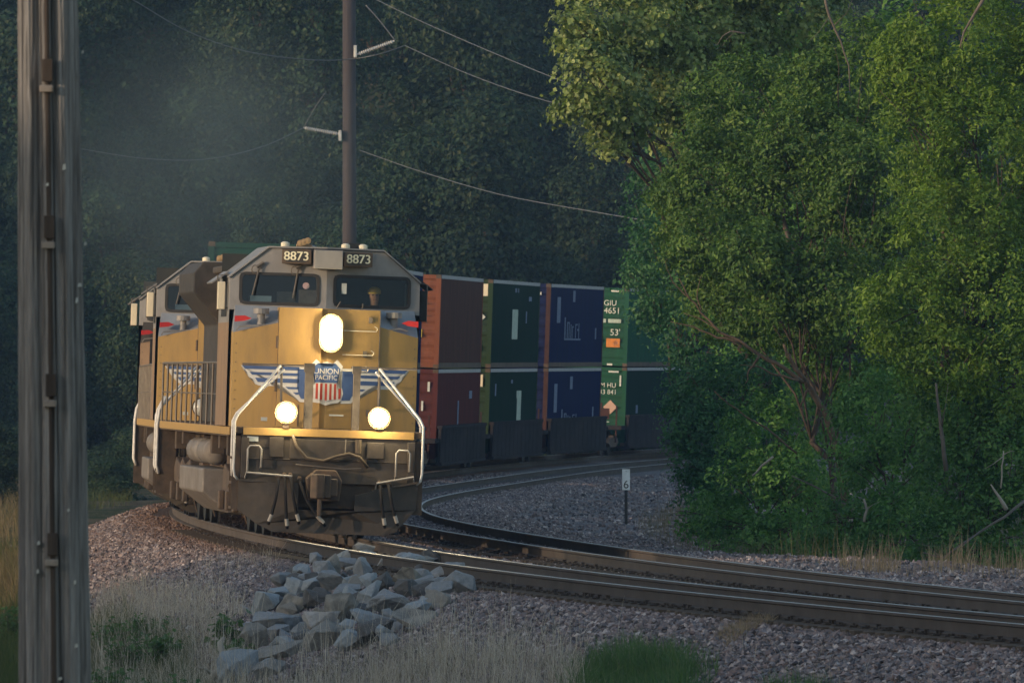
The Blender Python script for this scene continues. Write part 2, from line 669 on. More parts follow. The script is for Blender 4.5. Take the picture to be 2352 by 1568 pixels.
    # small label under the emblem, hand hole outline
    # sand fillers
    for sx in (-1.06, 1.10):
        b = MB()
        y = fy(sx) + .12
        b.revolve((sx, y, 3.36), (0, 0, 1), [(0, .0), (0, .062), (.24, .062), (.24, .13), (.33, .13), (.33, 0)], 14)
        b.tube([(sx - .40, y - .10, 3.32), (sx - .36, y - .13, 3.38), (sx + .1, y - .12, 3.43), (sx + .22, y - .1, 3.40)], .012, 5)
        b.build('sand_filler', M['grey'], L, smooth=False)
    for sx in (-1, 1):
        b = MB()
        b.prism([(1.49, 3.46), (1.33, 3.48), (1.22, 3.52), (1.33, 3.565), (1.49, 3.555)], 'y', .30, .42, fn=lambda x, y, z: (x * sx, y - .02, z))
        b.build('marker_light', M['red'], L)
    b = MB()
    for x, z0, z1 in ((.86, 1.8, 3.7), (-.78, 1.8, 3.7), (.44, 1.8, 2.15), (-.44, 1.8, 2.15)):
        st = nose_surf(x - .01) - fy(x - .01)
        b.box(x - .008, x + .008, fy(x) + st - .012, fy(x) + st + .05, z0, z1)
    for x, z in ((.70, 3.55), (.70, 2.05), (.62, 3.0)):
        b.box(x - .03, x + .03, nose_surf(x) - .03, nose_surf(x), z - .05, z + .05)
    for sx in (-1, 1):
        for k in range(9):
            b.box(sx * 1.44, sx * 1.46, fy(1.45) - .008, fy(1.45), 1.9 + k * .15, 1.915 + k * .15)
    b.build('nose_seam', M['railing'], L)
    for q_ in ((-1.31, -1.13, -1.008, -1.0, 1.54, 1.62), (-.02, .30, nose_surf(.1) - .008, nose_surf(.1), 1.985, 2.01), (-1.02, -.86, fy(.94) - .006, fy(.94), 1.87, 1.93)):
        b = MB()
        b.box(*q_)
        b.build('builder_plate', M['sticker'], L)
    # --- emblem
    def q(X, Y):
        return ((760 + X / 3.92) * .7259 - 762) / 142., (1232 - (1120 + Y / 3.92) * .7259 + (762 - (760 + X / 3.92) * .7259) * .0) / 142.
    wing = [q(*p) for p in ((88, 148), (130, 215), (163, 225), (185, 287), (240, 312), (270, 375), (318, 392), (600, 395), (640, 450), (690, 467), (728, 520), (792, 550), (818, 580), (945, 585), (945, 150))]
    blues = []
    for x0, x1, y0, y1 in ((112, 800, 148, 190), (200, 800, 226, 260), (272, 800, 296, 348), (642, 800, 397, 424), (735, 800, 462, 490)):
        blues.append([q(x0 - 6, y0), q(x0 + 30, y1), q(x1, y1), q(x1, y0)])
    blues.append([q(*p) for p in ((780, 172), (780, 395), (800, 480), (830, 540), (935, 545), (935, 172))])
    wl, bl = wing, blues
    wr = [(-x, z) for x, z in wing]
    br = [[(-x, z) for x, z in p] for p in blues]
    sc = .0
    for wg, bb in ((wl, bl), (wr, br)):
        e = on_nose([wg], 'emblem_wing', M['decal_white'], L, .004)
        on_nose(bb, 'feather_stripes', M['decal_blue'], e, .008)

    def sh(k, dz=0.):
        half = [(0, 2.845), (.10, 2.82), (.165, 2.88), (.26, 2.78), (.235, 2.72), (.205, 2.60), (.20, 2.52), (.255, 2.44), (.275, 2.36), (.25, 2.26), (.20, 2.21), (.10, 2.20), (0, 2.165)]
        c = 2.5
        h = [(x * k, c + (z - c) * k) for x, z in half]
        return h + [(-x, z) for x, z in h[::-1][1:-1]]
    e = on_nose([sh(1.04)], 'emblem_shield', M['decal_white'], L, .012)
    on_nose([[(x, z) for x, z in sh(.86)]], 'emblem_stripe_field', M['decal_white'], e, .014)
    top = [p for p in sh(.88) if p[1] > 2.50]
    r = [p for p in top if p[0] >= 0]
    l = [p for p in top if p[0] < 0]
    on_nose([r + [(.19, 2.52), (-.19, 2.52)] + l], 'emblem_chief', M['decal_blue'], e, .017)
    bars = []
    for k in range(7):
        x = -.225 + k * .075
        a = abs(x)
        bars.append([(x - .019, 2.505 if a < .2 else 2.43), (x + .019, 2.505 if a < .2 else 2.43), (x + .019, 2.235 + a * .12), (x - .019, 2.235 + a * .12)])
    on_nose(bars, 'emblem_bar', M['decal_red'], e, .017)
    for body, z, s, sq in (('UNION', 2.70, .125, 1.), ('PACIFIC', 2.60, .11, .95)):
        on_nose([[(u, z + v) for u, v in p] for p in glyphs(body, s, sq)], 'emblem_lettering', M['decal_white'], e, .022)
    # --- cab
    b = MB()
    for sx in (-1, 1):
        def P(x, z):
            return (sx * x, fc(x, z), z)
        zb, z0, z1 = 3.66, 3.77, 4.26
        xi, xo = (.13, 1.38)
        b.face([P(0, zb), P(1.55, zb), P(1.55, z0), P(0, z0)])
        b.face([P(0, z0), P(xi, z0), P(xi, z1), P(0, z1)])
        b.face([P(xo, z0), P(1.55, z0), P(1.55, 4.18), P(xo, z1)])
        b.face([P(0, z1), P(xi, z1), P(xo, z1), P(1.55, 4.18), P(.94, 4.67), P(0, 4.67)])
    # sides, roof, rear
    for sx in (-1, 1):
        ya, yb = fc(1.55, 3.66), 3.7
        b.face([(sx * 1.55, ya, 1.77), (sx * 1.55, yb, 1.77), (sx * 1.55, yb, 3.45), (sx * 1.55, ya, 3.45)], 1)
        b.face([(sx * 1.55, ya, 3.45), (sx * 1.55, yb, 3.45), (sx * 1.55, yb, 4.18), (sx * 1.55, fc(1.55, 4.18), 4.18), (sx * 1.55, ya, 3.66)])
    for sx in (-1, 1):
        b.face([(sx * 1.55, fc(1.55, 4.18), 4.18), (sx * 1.55, 3.7, 4.18), (sx * .94, 3.7, 4.67), (sx * .94, fc(.94, 4.67), 4.67)])
        b.face([(sx * .94, fc(.94, 4.67), 4.67), (sx * .94, 3.7, 4.67), (0, 3.7, 4.67), (0, fc(0, 4.67), 4.67)])
    b.face([(-1.55, 3.7, 1.77), (1.55, 3.7, 1.77), (1.55, 3.7, 4.18), (.94, 3.7, 4.67), (-.94, 3.7, 4.67), (-1.55, 3.7, 4.18)])
    cab = b.build('cab', [M['grey'], M['dusty']], L)
    b = MB()
    b.face([(-1.5, 2.35, 2.6), (1.5, 2.35, 2.6), (1.5, 3.65, 2.6), (-1.5, 3.65, 2.6)])
    b.face([(-1.52, 3.66, 2.6), (1.52, 3.66, 2.6), (1.52, 3.66, 4.6), (-1.52, 3.66, 4.6)])
    b.box(-1.3, 1.3, 1.05, 1.35, 3.4, 3.74)
    b.build('cab_interior', M['inside'], cab)
    b = MB()
    b.box(-.4, .12, 1.25, 1.35, 3.745, 4.02)
    b.box(-.75, -.45, 1.3, 1.4, 3.745, 3.98)
    b.build('desk_console', M['railing'], cab)
    for sx in (-1, 1):
        # frame and pane of the windscreen
        x0, x1, z0, z1, rr = .11, 1.40, 3.75, 4.28, .10
        def rect(d, r):
            pts = []
            for cxx, czz, a0 in ((x1 - d - r, z1 - d - r, 0), (x0 + d + r, z1 - d - r, 90), (x0 + d + r, z0 + d + r, 180), (x1 - d - r, z0 + d + r, 270)):
                for k in range(5):
                    a = R(a0 + k * 22.5)
                    pts.append((cxx + r * math.cos(a), czz + r * math.sin(a)))
            return pts
        o, i = rect(0, rr), rect(.05, rr * .6)
        b = MB()
        n = len(o)
        def PP(p, off):
            return (sx * p[0], fc(p[0], p[1]) - off, p[1])
        for k in range(n):
            j = (k + 1) % n
            b.face([PP(o[k], .02), PP(o[j], .02), PP(i[j], .02), PP(i[k], .02)])
            b.face([PP(o[k], .02), PP(o[j], .02), PP(o[j], -.02), PP(o[k], -.02)])
            b.face([PP(i[k], .02), PP(i[j], .02), PP(i[j], -.02), PP(i[k], -.02)])
        w = b.build('windscreen', M['gasket'], L)
        b = MB()
        b.face([PP(p, .003) for p in i])
        b.build('pane', M['glass'], w)
        b = MB()
        if sx < 0:
            b.revolve((-.33, fc(.33, 4.08) - .006, 4.08), (0, -1, 0), [(0, .055), (.004, .055), (.004, 0)], 14)
            b.build('round_sticker', mat('pink_sticker', (.62, .42, .40), .5, namt=.03), w)
        else:
            b.box(.25, .33, fc(.29, 4.05) - .014, fc(.29, 4.05) - .008, 3.97, 4.14)
            b.build('sticker', M['sticker'], w)
        # wipers
        for xw, zt, dx, ln in ((.42, 4.42, -.12, .55), (1.05, 4.42, -.14, .52)) if sx < 0 else ((.15, 3.72, .08, .12), (.60, 3.72, .0, .1)):
            b = MB()
            s2 = -1 if sx < 0 else 1
            if sx < 0:
                pts = [(-(xw), fc(xw, zt) - .05, zt), (-(xw + .05), fc(xw, zt) - .06, zt - .12), (-(xw - dx), fc(xw, zt - ln) - .055, zt - ln)]
                b.tube(pts, .014, 5)
                b.tube([(-(xw - .03), fc(xw, zt) - .05, zt + .02), (-(xw + .08), fc(xw, zt) - .05, zt - .06)], .03, 6)
                a = [(-(xw + .10) + .06 * math.cos(t / 6 * math.pi), fc(xw, zt) - .05, zt - .1 + .07 * math.sin(t / 6 * math.pi)) for t in range(-3, 10)]
                b.tube(a, .008, 4)
            else:
                b.tube([(xw, fc(xw, zt) - .05, zt - .03), (xw + dx, fc(xw, zt) - .06, zt + ln)], .012, 5)
                b.cyl((xw, fc(xw, zt) - .02, zt - .03), (xw, fc(xw, zt) - .09, zt - .03), .03, 8)
            b.build('wiper', M['railing'], L)
        b = MB()
        b.box(*((-1.2, -.85) if sx < 0 else (.72, 1.28)), 1.18, 1.3, 3.745, 3.80 if sx > 0 else 3.9)
        b.build('paperwork', M['paper'], cab)
    # roof edge strips
    for sx in (-1, 1):
        b = MB()
        pts = [(sx * 1.565, 4.178), (sx * .94, 4.680), (0, 4.690)]
        for (xa, za), (xb, zb) in zip(pts, pts[1:]):
            b.prism([(xa, za), (xb, zb), (xb, zb + .028), (xa, za + .028)], 'y', 0, 1, fn=lambda x, y, z: (x, fc(abs(x), z) - .05 if y == 0 else 3.75, z))
        b.build('roof_panel', M['grey'], L)
    # number boards
    b = MB()
    b.box(-.235, .225, .20, .62, 4.36, 4.665)
    b.build('headlight_box', M['grey'], L, bevel=.012)
    for x0, x1, z0, z1, yaw in ((-.735, -.25, 4.43, 4.668, .25), (.245, .73, 4.415, 4.648, -.25)):
        xc, zc = (x0 + x1) / 2, (z0 + z1) / 2
        T = Matrix.Translation((xc, fc(abs(xc), zc) - .17, zc)) @ Matrix.Rotation(-yaw, 4, 'Z')
        b = MB()
        w, h = (x1 - x0) / 2, (z1 - z0) / 2
        b.box(-w, w, -.06, .22, -h, h, M=T)
        nb = b.build('number_board', M['frame'], L, bevel=.01)
        b = MB()
        pts = []
        r = h * .75
        for sxx, a0 in ((w - r - .03, -90), (-(w - r - .03), 90)):
            for k in range(9):
                a = R(a0 + k * 22.5)
                pts.append(T @ Vector((sxx + r * math.cos(a), -.066, r * math.sin(a) * 1.05)))
        b.face(pts)
        b.build('board_face', M['board'], nb)
        b = MB()
        for dx in (-.004, .004):
            for p in glyphs('8873', .20, 1.05):
                b.face([T @ Vector((u + dx, -.071 - .0005 * (dx > 0), v * 1.02)) for u, v in p])
        b.build('road_number', M['digits'], nb, weld=False)
    # lamps
    b = MB()
    b.box(-.06, .15, -.15, .1, 3.08, 3.56)
    hl = b.build('headlight', M['yellow'], L, bevel=.03)
    b = MB()
    n_ = 36
    out_, in_ = [], []
    for k in range(n_):
        a = k * 2 * math.pi / n_
        c_, s_ = math.cos(a), math.sin(a)
        out_.append((.045 + .19 * c_, -.172 + .01, 3.32 + .19 * s_ + (.12 if s_ > 0 else -.12)))
        in_.append((.045 + .16 * c_, -.176, 3.32 + .16 * s_ + (.12 if s_ > 0 else -.12)))
    for k in range(n_):
        j = (k + 1) % n_
        b.face([out_[k], out_[j], in_[j], in_[k]])
    b.face(in_)
    b.build('bezel', M['halo'], hl)
    for z in (3.44, 3.20):
        b = MB()
        b.revolve((.045, -.160, z), (0, -1, 0), [(0, .17), (.022, .165), (.035, .14)], 24)
        b.build('reflector', M['glow'], hl, smooth=True)
        b = MB()
        b.revolve((.045, -.193, z), (0, -1, 0), [(0, .145), (.05, .135), (.095, .09), (.115, .04), (.118, 0)], 20)
        b.build('lens', M['lit'], hl, smooth=True)
    for x, z in ((-.70, 2.02), (.80, 1.975)):
        b = MB()
        b.revolve((x, -1.08, z), (0, 1, 0), [(0, .18), (.05, .175), (.2, .10), (.2, 0)], 24)
        b.box(x - .05, x + .05, -1.05, -.97, 1.77, z)
        d = b.build('ditch_light', M['frame'], L)
        b = MB()
        b.revolve((x, -1.075, z), (0, -1, 0), [(0, .175), (.006, .172), (.01, .15)], 28)
        b.build('bezel', M['halo'], d)
        b = MB()
        b.revolve((x, -1.08, z), (0, -1, 0), [(0, .16), (.02, .155), (.03, .13)], 24)
        b.build('reflector', M['glow'], d, smooth=True)
        b = MB()
        b.revolve((x, -1.11, z), (0, -1, 0), [(0, .135), (.05, .125), (.09, .085), (.105, .03), (.107, 0)], 18)
        b.build('lens', M['lit'], d, smooth=True)
    # front railings
    for xa, xb in ((-1.40, -.27), (.36, 1.40)):
        b = MB()
        b.tube([(xa, -.62, 2.775), (xb, -.9, 2.775)], .022, 6)
        for x in (-1.36, -.36) if xa < 0 else (.42, 1.33):
            b.tube([(x, -.80, 2.775), (x, -.92, 1.77)], .024, 6) if abs(x) < 1 else None
        x = -.78 if xa < 0 else .80
        b.tube([(x, -.80, 2.775), (x, -.94, 2.1)], .02, 6)
        if xa < 0:
            b.box(-.40, -.27, -.93, -.80, 1.77, 2.70)
            b.box(-.42, -.25, -.95, -.83, 2.68, 2.82)
        else:
            b.box(.38, .49, -.93, -.82, 1.77, 2.70)
            b.box(.36, .50, -.95, -.83, 2.68, 2.80)
        b.build('front_railing', M['railing'], L)
    for s, dy in ((-1, 0), (-1, .55), (1, 0), (1, .55)):
        b = MB()
        k = .0 if dy == 0 else .06
        b.tube([(s * (.80 - k), -.86, 2.77 - k), (s * (1.38 + .08), -1.02 + dy, 1.98), (s * (1.50 + .02), -1.04 + dy, 1.86), (s * 1.52, -1.04 + dy, 1.1 + k * 2), (s * 1.50, -1.02 + dy, .98), (s * 1.44, -1.0 + dy, .92)], .021, 7)
        b.build('stair_handrail', M['white'], L, smooth=True)
    for s in (-1, 1):
        for dy in (20.72, 21.32):
            b = MB()
            b.tube([(s * 1.40, dy, 2.2), (s * 1.52, dy, 1.95), (s * 1.55, dy, 1.7), (s * 1.55, dy, .95), (s * 1.50, dy, .8)], .028, 7)
            b.build('stair_handrail', M['white'], L, smooth=True)
        b = MB()
        for k in range(12):
            y = 4.2 + k * 1.48
            b.tube([(s * 1.49, y, 1.70), (s * 1.49, y, 2.80)], .021, 6)
        b.tube([(s * 1.49, 3.9, 2.80), (s * 1.49, 20.6, 2.80)], .021, 6)
        b.tube([(s * 1.49, 3.9, 2.28), (s * 1.49, 20.6, 2.28)], .012, 5)
        b.build('side_handrail', M['railing'], L)
    # side mirrors, shades
    for s, m_, x0, x1, z0, z1 in ((-1, M['cream'], 1.60, 1.725, 3.66, 4.11), (1, M['black'], 1.58, 1.70, 3.57, 4.07)):
        b = MB()
        b.box(s * x0, s * x1, 1.25, 1.33, z0, z1)
        mi = b.build('side_mirror', m_, L, bevel=.012)
        b = MB()
        b.tube([(s * 1.54, 1.34, z0 + .03), (s * x1, 1.34, z0 - .02), (s * x1, 1.34, z1 + .1), (s * 1.54, 1.34, z1 + .12)], .012, 5)
        b.build('mirror_bracket', M['railing'], mi)
        b = MB()
        b.prism([(1.545, 4.26), (1.80, 4.08), (1.81, 4.10), (1.545, 4.29)], 'y', 1.5, 2.9, fn=lambda x, y, z: (s * x, y, z))
        b.build('window_shade', M['grey'] if s < 0 else M['black'], L)
        b = MB()
        b.box(s * 1.551, s * 1.562, 1.55, 2.85, 3.55, 4.10)
        b.build('side_window', M['gasket'], L)
    b = MB()
    for k, y in enumerate((3.78, 3.95, 4.12)):
        b.tube([(-1.42, y, 1.8), (-1.42, y, 3.2 + .06 * k), (-1.30, y + .1, 3.35)], .05, 7)
    b.build('conduit', M['railing'], L, smooth=True)
    # roof fittings
    b = MB()
    for x, y in ((-.66, 1.1), (.33, 1.15), (.62, 1.2)):
        b.revolve((x, y, 4.70), (0, 0, 1), [(0, .07), (.07, .07), (.09, .04), (.095, 0)], 12)
    b.build('roof_beacon', M['cream'], L, smooth=False)
    b = MB()
    b.box(.38, .60, 1.3, 1.7, 4.70, 4.81)
    b.build('antenna_box', M['black'], L, bevel=.02)
    b = MB()
    for k, dx in enumerate((-.42, -.36, -.30)):
        b.revolve((dx, 1.3, 4.76 + .02 * k), (0, -1, .05), [(0, .02), (.2, .025), (.3, .055), (.31, .0)], 10)
    b.box(-.46, -.24, 1.25, 1.4, 4.70, 4.76)
    b.build('horn', mat('weathered_brass', (.42, .27, .13), .5, nscale=6), L)
    # --- hood
    b = MB()
    sec = [(-.82, 1.77), (-.82, 4.12), (-.66, 4.42), (.66, 4.42), (.82, 4.12), (.82, 1.77)]
    b.prism(sec, 'y', 3.72, 15.6)
    hood = b.build('long_hood', M['yellow'], L, bevel=.02)
    b = MB()
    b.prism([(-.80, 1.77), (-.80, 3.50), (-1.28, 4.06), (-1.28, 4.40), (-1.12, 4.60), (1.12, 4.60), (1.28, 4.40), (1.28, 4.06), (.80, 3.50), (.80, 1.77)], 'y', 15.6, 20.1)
    b.build('radiator_housing', M['radiator_dark'], L, bevel=.02)
    b = MB()
    b.box(-1.30, -.8, 3.75, 6.0, 1.78, 3.1)
    b.box(-1.1, -.8, 6.4, 8.2, 1.78, 2.7)
    b.build('equipment_locker', M['dusty'], L, bevel=.02)
    b = MB()
    b.box(-1.15, 1.15, 5.2, 8.2, 4.20, 4.62)
    b.box(-.5, .5, 9.2, 10.6, 4.40, 4.58)
    b.box(-1.0, 1.0, 11.0, 14.8, 4.38, 4.50)
    b.build('dynamic_brake_hatch', M['dirty'], L, bevel=.03)
    for y in (16.4, 17.6, 18.8, 6.0, 7.2):
        b = MB()
        b.revolve((0, y, 4.60), (0, 0, 1), [(0, .55), (.10, .55), (.10, .48), (.04, 0)], 20)
        b.build('cooling_fan', M['dirty'], L)
    b = MB()
    b.revolve((0, 9.9, 4.56), (0, 0, 1), [(0, .3), (.18, .25), (.18, .2), (0, .18)], 14)
    b.build('exhaust_stack', M['black'], L)
    # --- below the deck
    b = MB()
    b.prism([(-1.50, 1.02), (-1.50, .62), (-1.05, .28), (1.05, .28), (1.50, .62), (1.50, 1.02)], 'y', 7.5, 14.2)
    b.build('fuel_tank', M['tank'], L, bevel=.03)
    for s in (-1, 1):
        b = MB()
        for y0, y1 in ((7.9, 10.6), (10.9, 13.6)):
            b.revolve((s * 1.22, y0, 1.30), (0, 1, 0), [(0, 0), (.02, .16), (.1, .22), (y1 - y0 - .1, .22), (y1 - y0 - .02, .16), (y1 - y0, 0)], 16)
        b.build('air_reservoir', M['tank'], L, smooth=True)
    b = MB()
    b.box(-1.1, 1.1, 6.35, 7.45, .45, 1.60)  # solid blocks added to stop sun leaking under the deck
    b.box(-1.1, 1.1, 14.25, 15.2, .45, 1.60)
    b.box(-.98, .98, 7.5, 14.2, 1.02, 1.60)
    b.box(-.95, .95, .0, 6.3, 1.1, 1.62)
    b.box(-.95, .95, 15.3, 20.6, 1.1, 1.62)
    b.box(-1.0, 1.0, 20.4, 21.3, .45, 1.64)
    b.box(-1.0, 1.0, -.92, 1.2, .5, 1.64)
    for k in range(5):
        y = (2.2, 4.4, 6.5, 14.9, 17.0)[k]
        b.box(-1.42, -1.2, y, y + .35, 1.28 + .1 * (k % 2), 1.60)
        b.box(1.2, 1.42, y, y + .35, 1.28 + .1 * (k % 2), 1.60)
    b.build('underframe', M['frame'], L, bevel=.01)
    for y0 in (1.5, 15.6):
        tr = None
        b = MB()
        for s in (-1, 1):
            prof = [(y0 - .3, .95), (y0 + .2, 1.12), (y0 + 1.6, 1.0), (y0 + 2.4, 1.12), (y0 + 3.2, 1.0), (y0 + 4.3, 1.12), (y0 + 4.8, .95), (y0 + 4.6, .62), (y0 + 3.2, .40), (y0 + 2.7, .62), (y0 + 1.9, .40), (y0 + .8, .62), (y0, .42)]
            b.prism(prof, 'x', s * 1.02, s * 1.24)
        b.box(-1.0, 1.0, y0 - .25, y0 + 4.7, .42, 1.12)  # solid fill added so sun does not leak through the truck
        for s in (-1, 1):
            for yy in (y0 + .35, y0 + 2.2, y0 + 4.1):
                b.box(s * 1.24, s * 1.34, yy - .17, yy + .17, .36, .68)
        tr = b.build('truck', M['frame'], L, bevel=.02)
        for yy in (y0 + .35, y0 + 2.2, y0 + 4.1):
            b = MB()
            for s in (-1, 1):
                b.revolve((s * .68, yy, .51), (s, 0, 0), [(0, .0), (0, .54), (.03, .51), (.14, .505), (.14, .40), (.10, .1), (.12, 0)], 24)
            b.cyl((-.68, yy, .51), (.68, yy, .51), .09, 10)
            b.build('wheelset', M['black'], tr)
        b = MB()
        for s in (-1, 1):
            for yy in (y0 - .35, y0 + 4.95):
                b.tube([(s * 1.0, yy, 1.3), (s * .95, yy, .7), (s * .78, yy + .1, .12)], [.03, .03, .018], 6)
            b.revolve((s * 1.28, y0 + .75, .78), (0, 1, 0), [(0, 0), (.01, .11), (.32, .11), (.33, 0)], 10)
        b.build('sand_pipe', M['frame'], tr)
    return L
# ------------------------------------------------------------------ ground sheet
def axis(segs):
    out = []
    for a, b, st in segs:
        out += list(np.arange(a, b, st))
    return np.array(out + [segs[-1][1]])


GX = axis([(-260, -60, 20), (-60, -20, 2.), (-20, -12, .7), (-12, 14, .22), (14, 24, .6), (24, 60, 3), (60, 260, 20)])
GY = axis([(-40, 40, 8), (40, 100, 2.), (100, 225, .4), (225, 430, 1.2), (430, 520, 3), (520, 700, 15)])
XX, YY = np.meshgrid(GX, GY)
ZZ = ground(XX, YY)
SS = (XX - cx(YY)) / np.sqrt(1 + cxd(YY) ** 2)
nx, ny = len(GX), len(GY)
idx = np.arange(nx * ny).reshape(ny, nx)
quads = np.stack([idx[:-1, :-1], idx[:-1, 1:], idx[1:, 1:], idx[1:, :-1]], -1).reshape(-1, 4)
ballast = (smooth01((SS + 4.9 + .5 * wob(XX, YY, 1.2)) / .8) * smooth01((12. + .0 * XX + 1.2 * wob(XX, YY, .7) + np.clip((YY - 165) / 18., 0, 3.2) - SS) / 1.2))
rust = np.clip(1.3 - np.abs(np.abs(SS) - .75) / .9, 0, 1) * .8 * smooth01((200 - np.abs(YY - 190)) / 60.)


def ground_mat():
    m = bpy.data.materials.new('ground_cover')
    m.use_nodes = True
    t = m.node_tree
    b = t.nodes['Principled BSDF']
    b.inputs['Roughness'].default_value = .95
    b.inputs['Specular IOR Level'].default_value = .1
    tc = nd(t, 'ShaderNodeTexCoord')

    def noise(sc, c0, c1, p0=.35, p1=.65):
        n = nd(t, 'ShaderNodeTexNoise')
        n.inputs['Scale'].default_value = sc
        n.inputs['Detail'].default_value = 8
        n.inputs['Roughness'].default_value = .7
        t.links.new(tc.outputs['Object'], n.inputs['Vector'])
        r = nd(t, 'ShaderNodeValToRGB')
        r.color_ramp.elements[0].position = p0
        r.color_ramp.elements[1].position = p1
        r.color_ramp.elements[0].color = list(c0) + [1]
        r.color_ramp.elements[1].color = list(c1) + [1]
        t.links.new(n.outputs['Fac'], r.inputs[0])
        return n, r
    v = nd(t, 'ShaderNodeTexVoronoi')
    v.inputs['Scale'].default_value = 15
    t.links.new(tc.outputs['Object'], v.inputs['Vector'])
    vr = nd(t, 'ShaderNodeValToRGB')
    e = vr.color_ramp.elements
    e[0].color = (.11, .10, .105, 1)
    e[1].color = (.30, .265, .26, 1)
    sep = nd(t, 'ShaderNodeSeparateColor')
    t.links.new(v.outputs['Color'], sep.inputs[0])
    t.links.new(sep.outputs[0], vr.inputs[0])
    _, soil = noise(.9, (.055, .050, .030), (.16, .125, .080))
    _, veg = noise(.35, (0, 0, 0), (1, 1, 1), .45, .6)
    g = nd(t, 'ShaderNodeMixRGB')
    g.inputs[2].default_value = (.035, .055, .018, 1)
    t.links.new(veg.outputs[0], g.inputs[0])
    t.links.new(soil.outputs[0], g.inputs[1])
    a = nd(t, 'ShaderNodeAttribute', attribute_name='ballast')
    ru = nd(t, 'ShaderNodeAttribute', attribute_name='rust')
    m1 = nd(t, 'ShaderNodeMixRGB')
    t.links.new(a.outputs['Fac'], m1.inputs[0])
    t.links.new(g.outputs[0], m1.inputs[1])
    t.links.new(vr.outputs[0], m1.inputs[2])
    m2 = nd(t, 'ShaderNodeMixRGB')
    m2.inputs[2].default_value = (.13, .075, .048, 1)
    t.links.new(ru.outputs['Fac'], m2.inputs[0])
    t.links.new(m1.outputs[0], m2.inputs[1])
    t.links.new(m2.outputs[0], b.inputs['Base Color'])
    bp = nd(t, 'ShaderNodeBump')
    bp.inputs['Distance'].default_value = .05
    t.links.new(v.outputs['Distance'], bp.inputs['Height'])
    t.links.new(bp.outputs[0], b.inputs['Normal'])
    return m


o = np_object('ground', np.stack([XX, YY, ZZ], -1).reshape(-1, 3), quads, ground_mat(), {'ballast': ballast.ravel(), 'rust': rust.ravel()}, True)
tag(o, 'stony trackbed, dry grassy banks and wooded slope beyond the train', 'ground', kind='structure')


# ------------------------------------------------------------------ ballast stones
def scatter_track(n, s0, s1, y0, y1, seed, margin=1.2):
    r = np.random.default_rng(seed)
    y = r.uniform(y0, y1, n)
    s = r.uniform(s0, s1, n)
    d = cxd(y)
    q = np.sqrt(1 + d * d)
    x = cx(y) + s / q
    y2 = y - s * d / q
    X, Y = project(x, y2, ground(x, y2))
    mg = margin * F / y2
    ok = (X > -mg) & (X < 2352 + mg) & (Y < 1568 + 260) & (Y > 900)
    return x[ok], y2[ok], s[ok]


def stones_at(x, y, z, size, seed):
    """six-cornered broken stones, one loose piece each"""
    r = np.random.default_rng(seed)
    n = len(x)
    base = np.array([[1, 0, 0], [-1, 0, 0], [0, 1, 0], [0, -1, 0], [0, 0, 1], [0, 0, -1]], float)
    v = base[None] * r.uniform(.55, 1.15, (n, 6, 1)) + r.normal(0, .22, (n, 6, 3))
    a = r.uniform(0, 6.28, n)
    c, s_ = np.cos(a), np.sin(a)
    tl = r.uniform(-.8, .8, n)
    ct, st = np.cos(tl), np.sin(tl)
    vx, vy, vz = v[..., 0], v[..., 1], v[..., 2]
    vy, vz = vy * ct[:, None] - vz * st[:, None], vy * st[:, None] + vz * ct[:, None]
    vx, vy = vx * c[:, None] - vy * s_[:, None], vx * s_[:, None] + vy * c[:, None]
    k = (size * r.uniform(.6, 1.35, n))[:, None]
    P = np.stack([x[:, None] + vx * k, y[:, None] + vy * k, z[:, None] + (vz * .8 + .25) * k], -1).reshape(-1, 3)
    f = np.array([[0, 2, 4], [2, 1, 4], [1, 3, 4], [3, 0, 4], [2, 0, 5], [1, 2, 5], [3, 1, 5], [0, 3, 5]])
    Fc = (f[None] + (np.arange(n) * 6)[:, None, None]).reshape(-1, 3)
    return P, Fc


STONE = island_mat('ballast_stone', [(0.0603, 0.0533, 0.0571), (0.1608, 0.1397, 0.1461), (0.268, 0.2286, 0.2311), (0.1742, 0.1207, 0.1118), (0.3886, 0.3302, 0.3239), (0.0938, 0.0838, 0.094), (0.2948, 0.2222, 0.2096), (0.5762, 0.4953, 0.4699)], .85, spec=.25, attr='rust', acol=(.15, .082, .050))
parts = []
for n, s0, s1, y0, y1, sz in ((88000, -5.0, -1.15, 104, 215, .042), (42000, -1.35, 6.4, 104, 215, .040), (9000, -5.4, -1.2, 215, 300, .05),
                              (60000, 1.3, 6.6, 200, 345, .05), (44000, 6.0, 11.5, 112, 230, .042), (16000, 6.0, 15.5, 225, 400, .055)):
    x, y, s = scatter_track(n, s0, s1, y0, y1, int(sz * 1e4) + n)
    parts.append((x, y, ground(x, y), np.full(len(x), sz), s))
x = np.concatenate([p[0] for p in parts])
y = np.concatenate([p[1] for p in parts])
z = np.concatenate([p[2] for p in parts])
sz = np.concatenate([p[3] for p in parts])
s = np.concatenate([p[4] for p in parts])
thin = np.random.default_rng(2).random(len(x)) < np.where(s > 10. + np.clip((y - 165) / 18., 0, 4), .25, 1)
x, y, z, sz, s = x[thin], y[thin], z[thin], sz[thin], s[thin]
P, Fc = stones_at(x, y, z, sz, 5)
ru = np.clip(1.25 - np.abs(np.abs(s) - .8) / 1.0, 0, 1) * .75
ru = ru * (.35 + .65 * smooth01((y - 150) / 25.)) + .45 * smooth01((y - 165) / 30.) * (s < -1) * (np.random.default_rng(4).random(len(s)) < .5)
o = np_object('ballast_gravel', P, Fc, STONE, {'rust': np.repeat(np.clip(ru, 0, .8), 6)})
tag(o, 'grey and pinkish crushed stone heaped under and beside both tracks', 'gravel', kind='stuff')


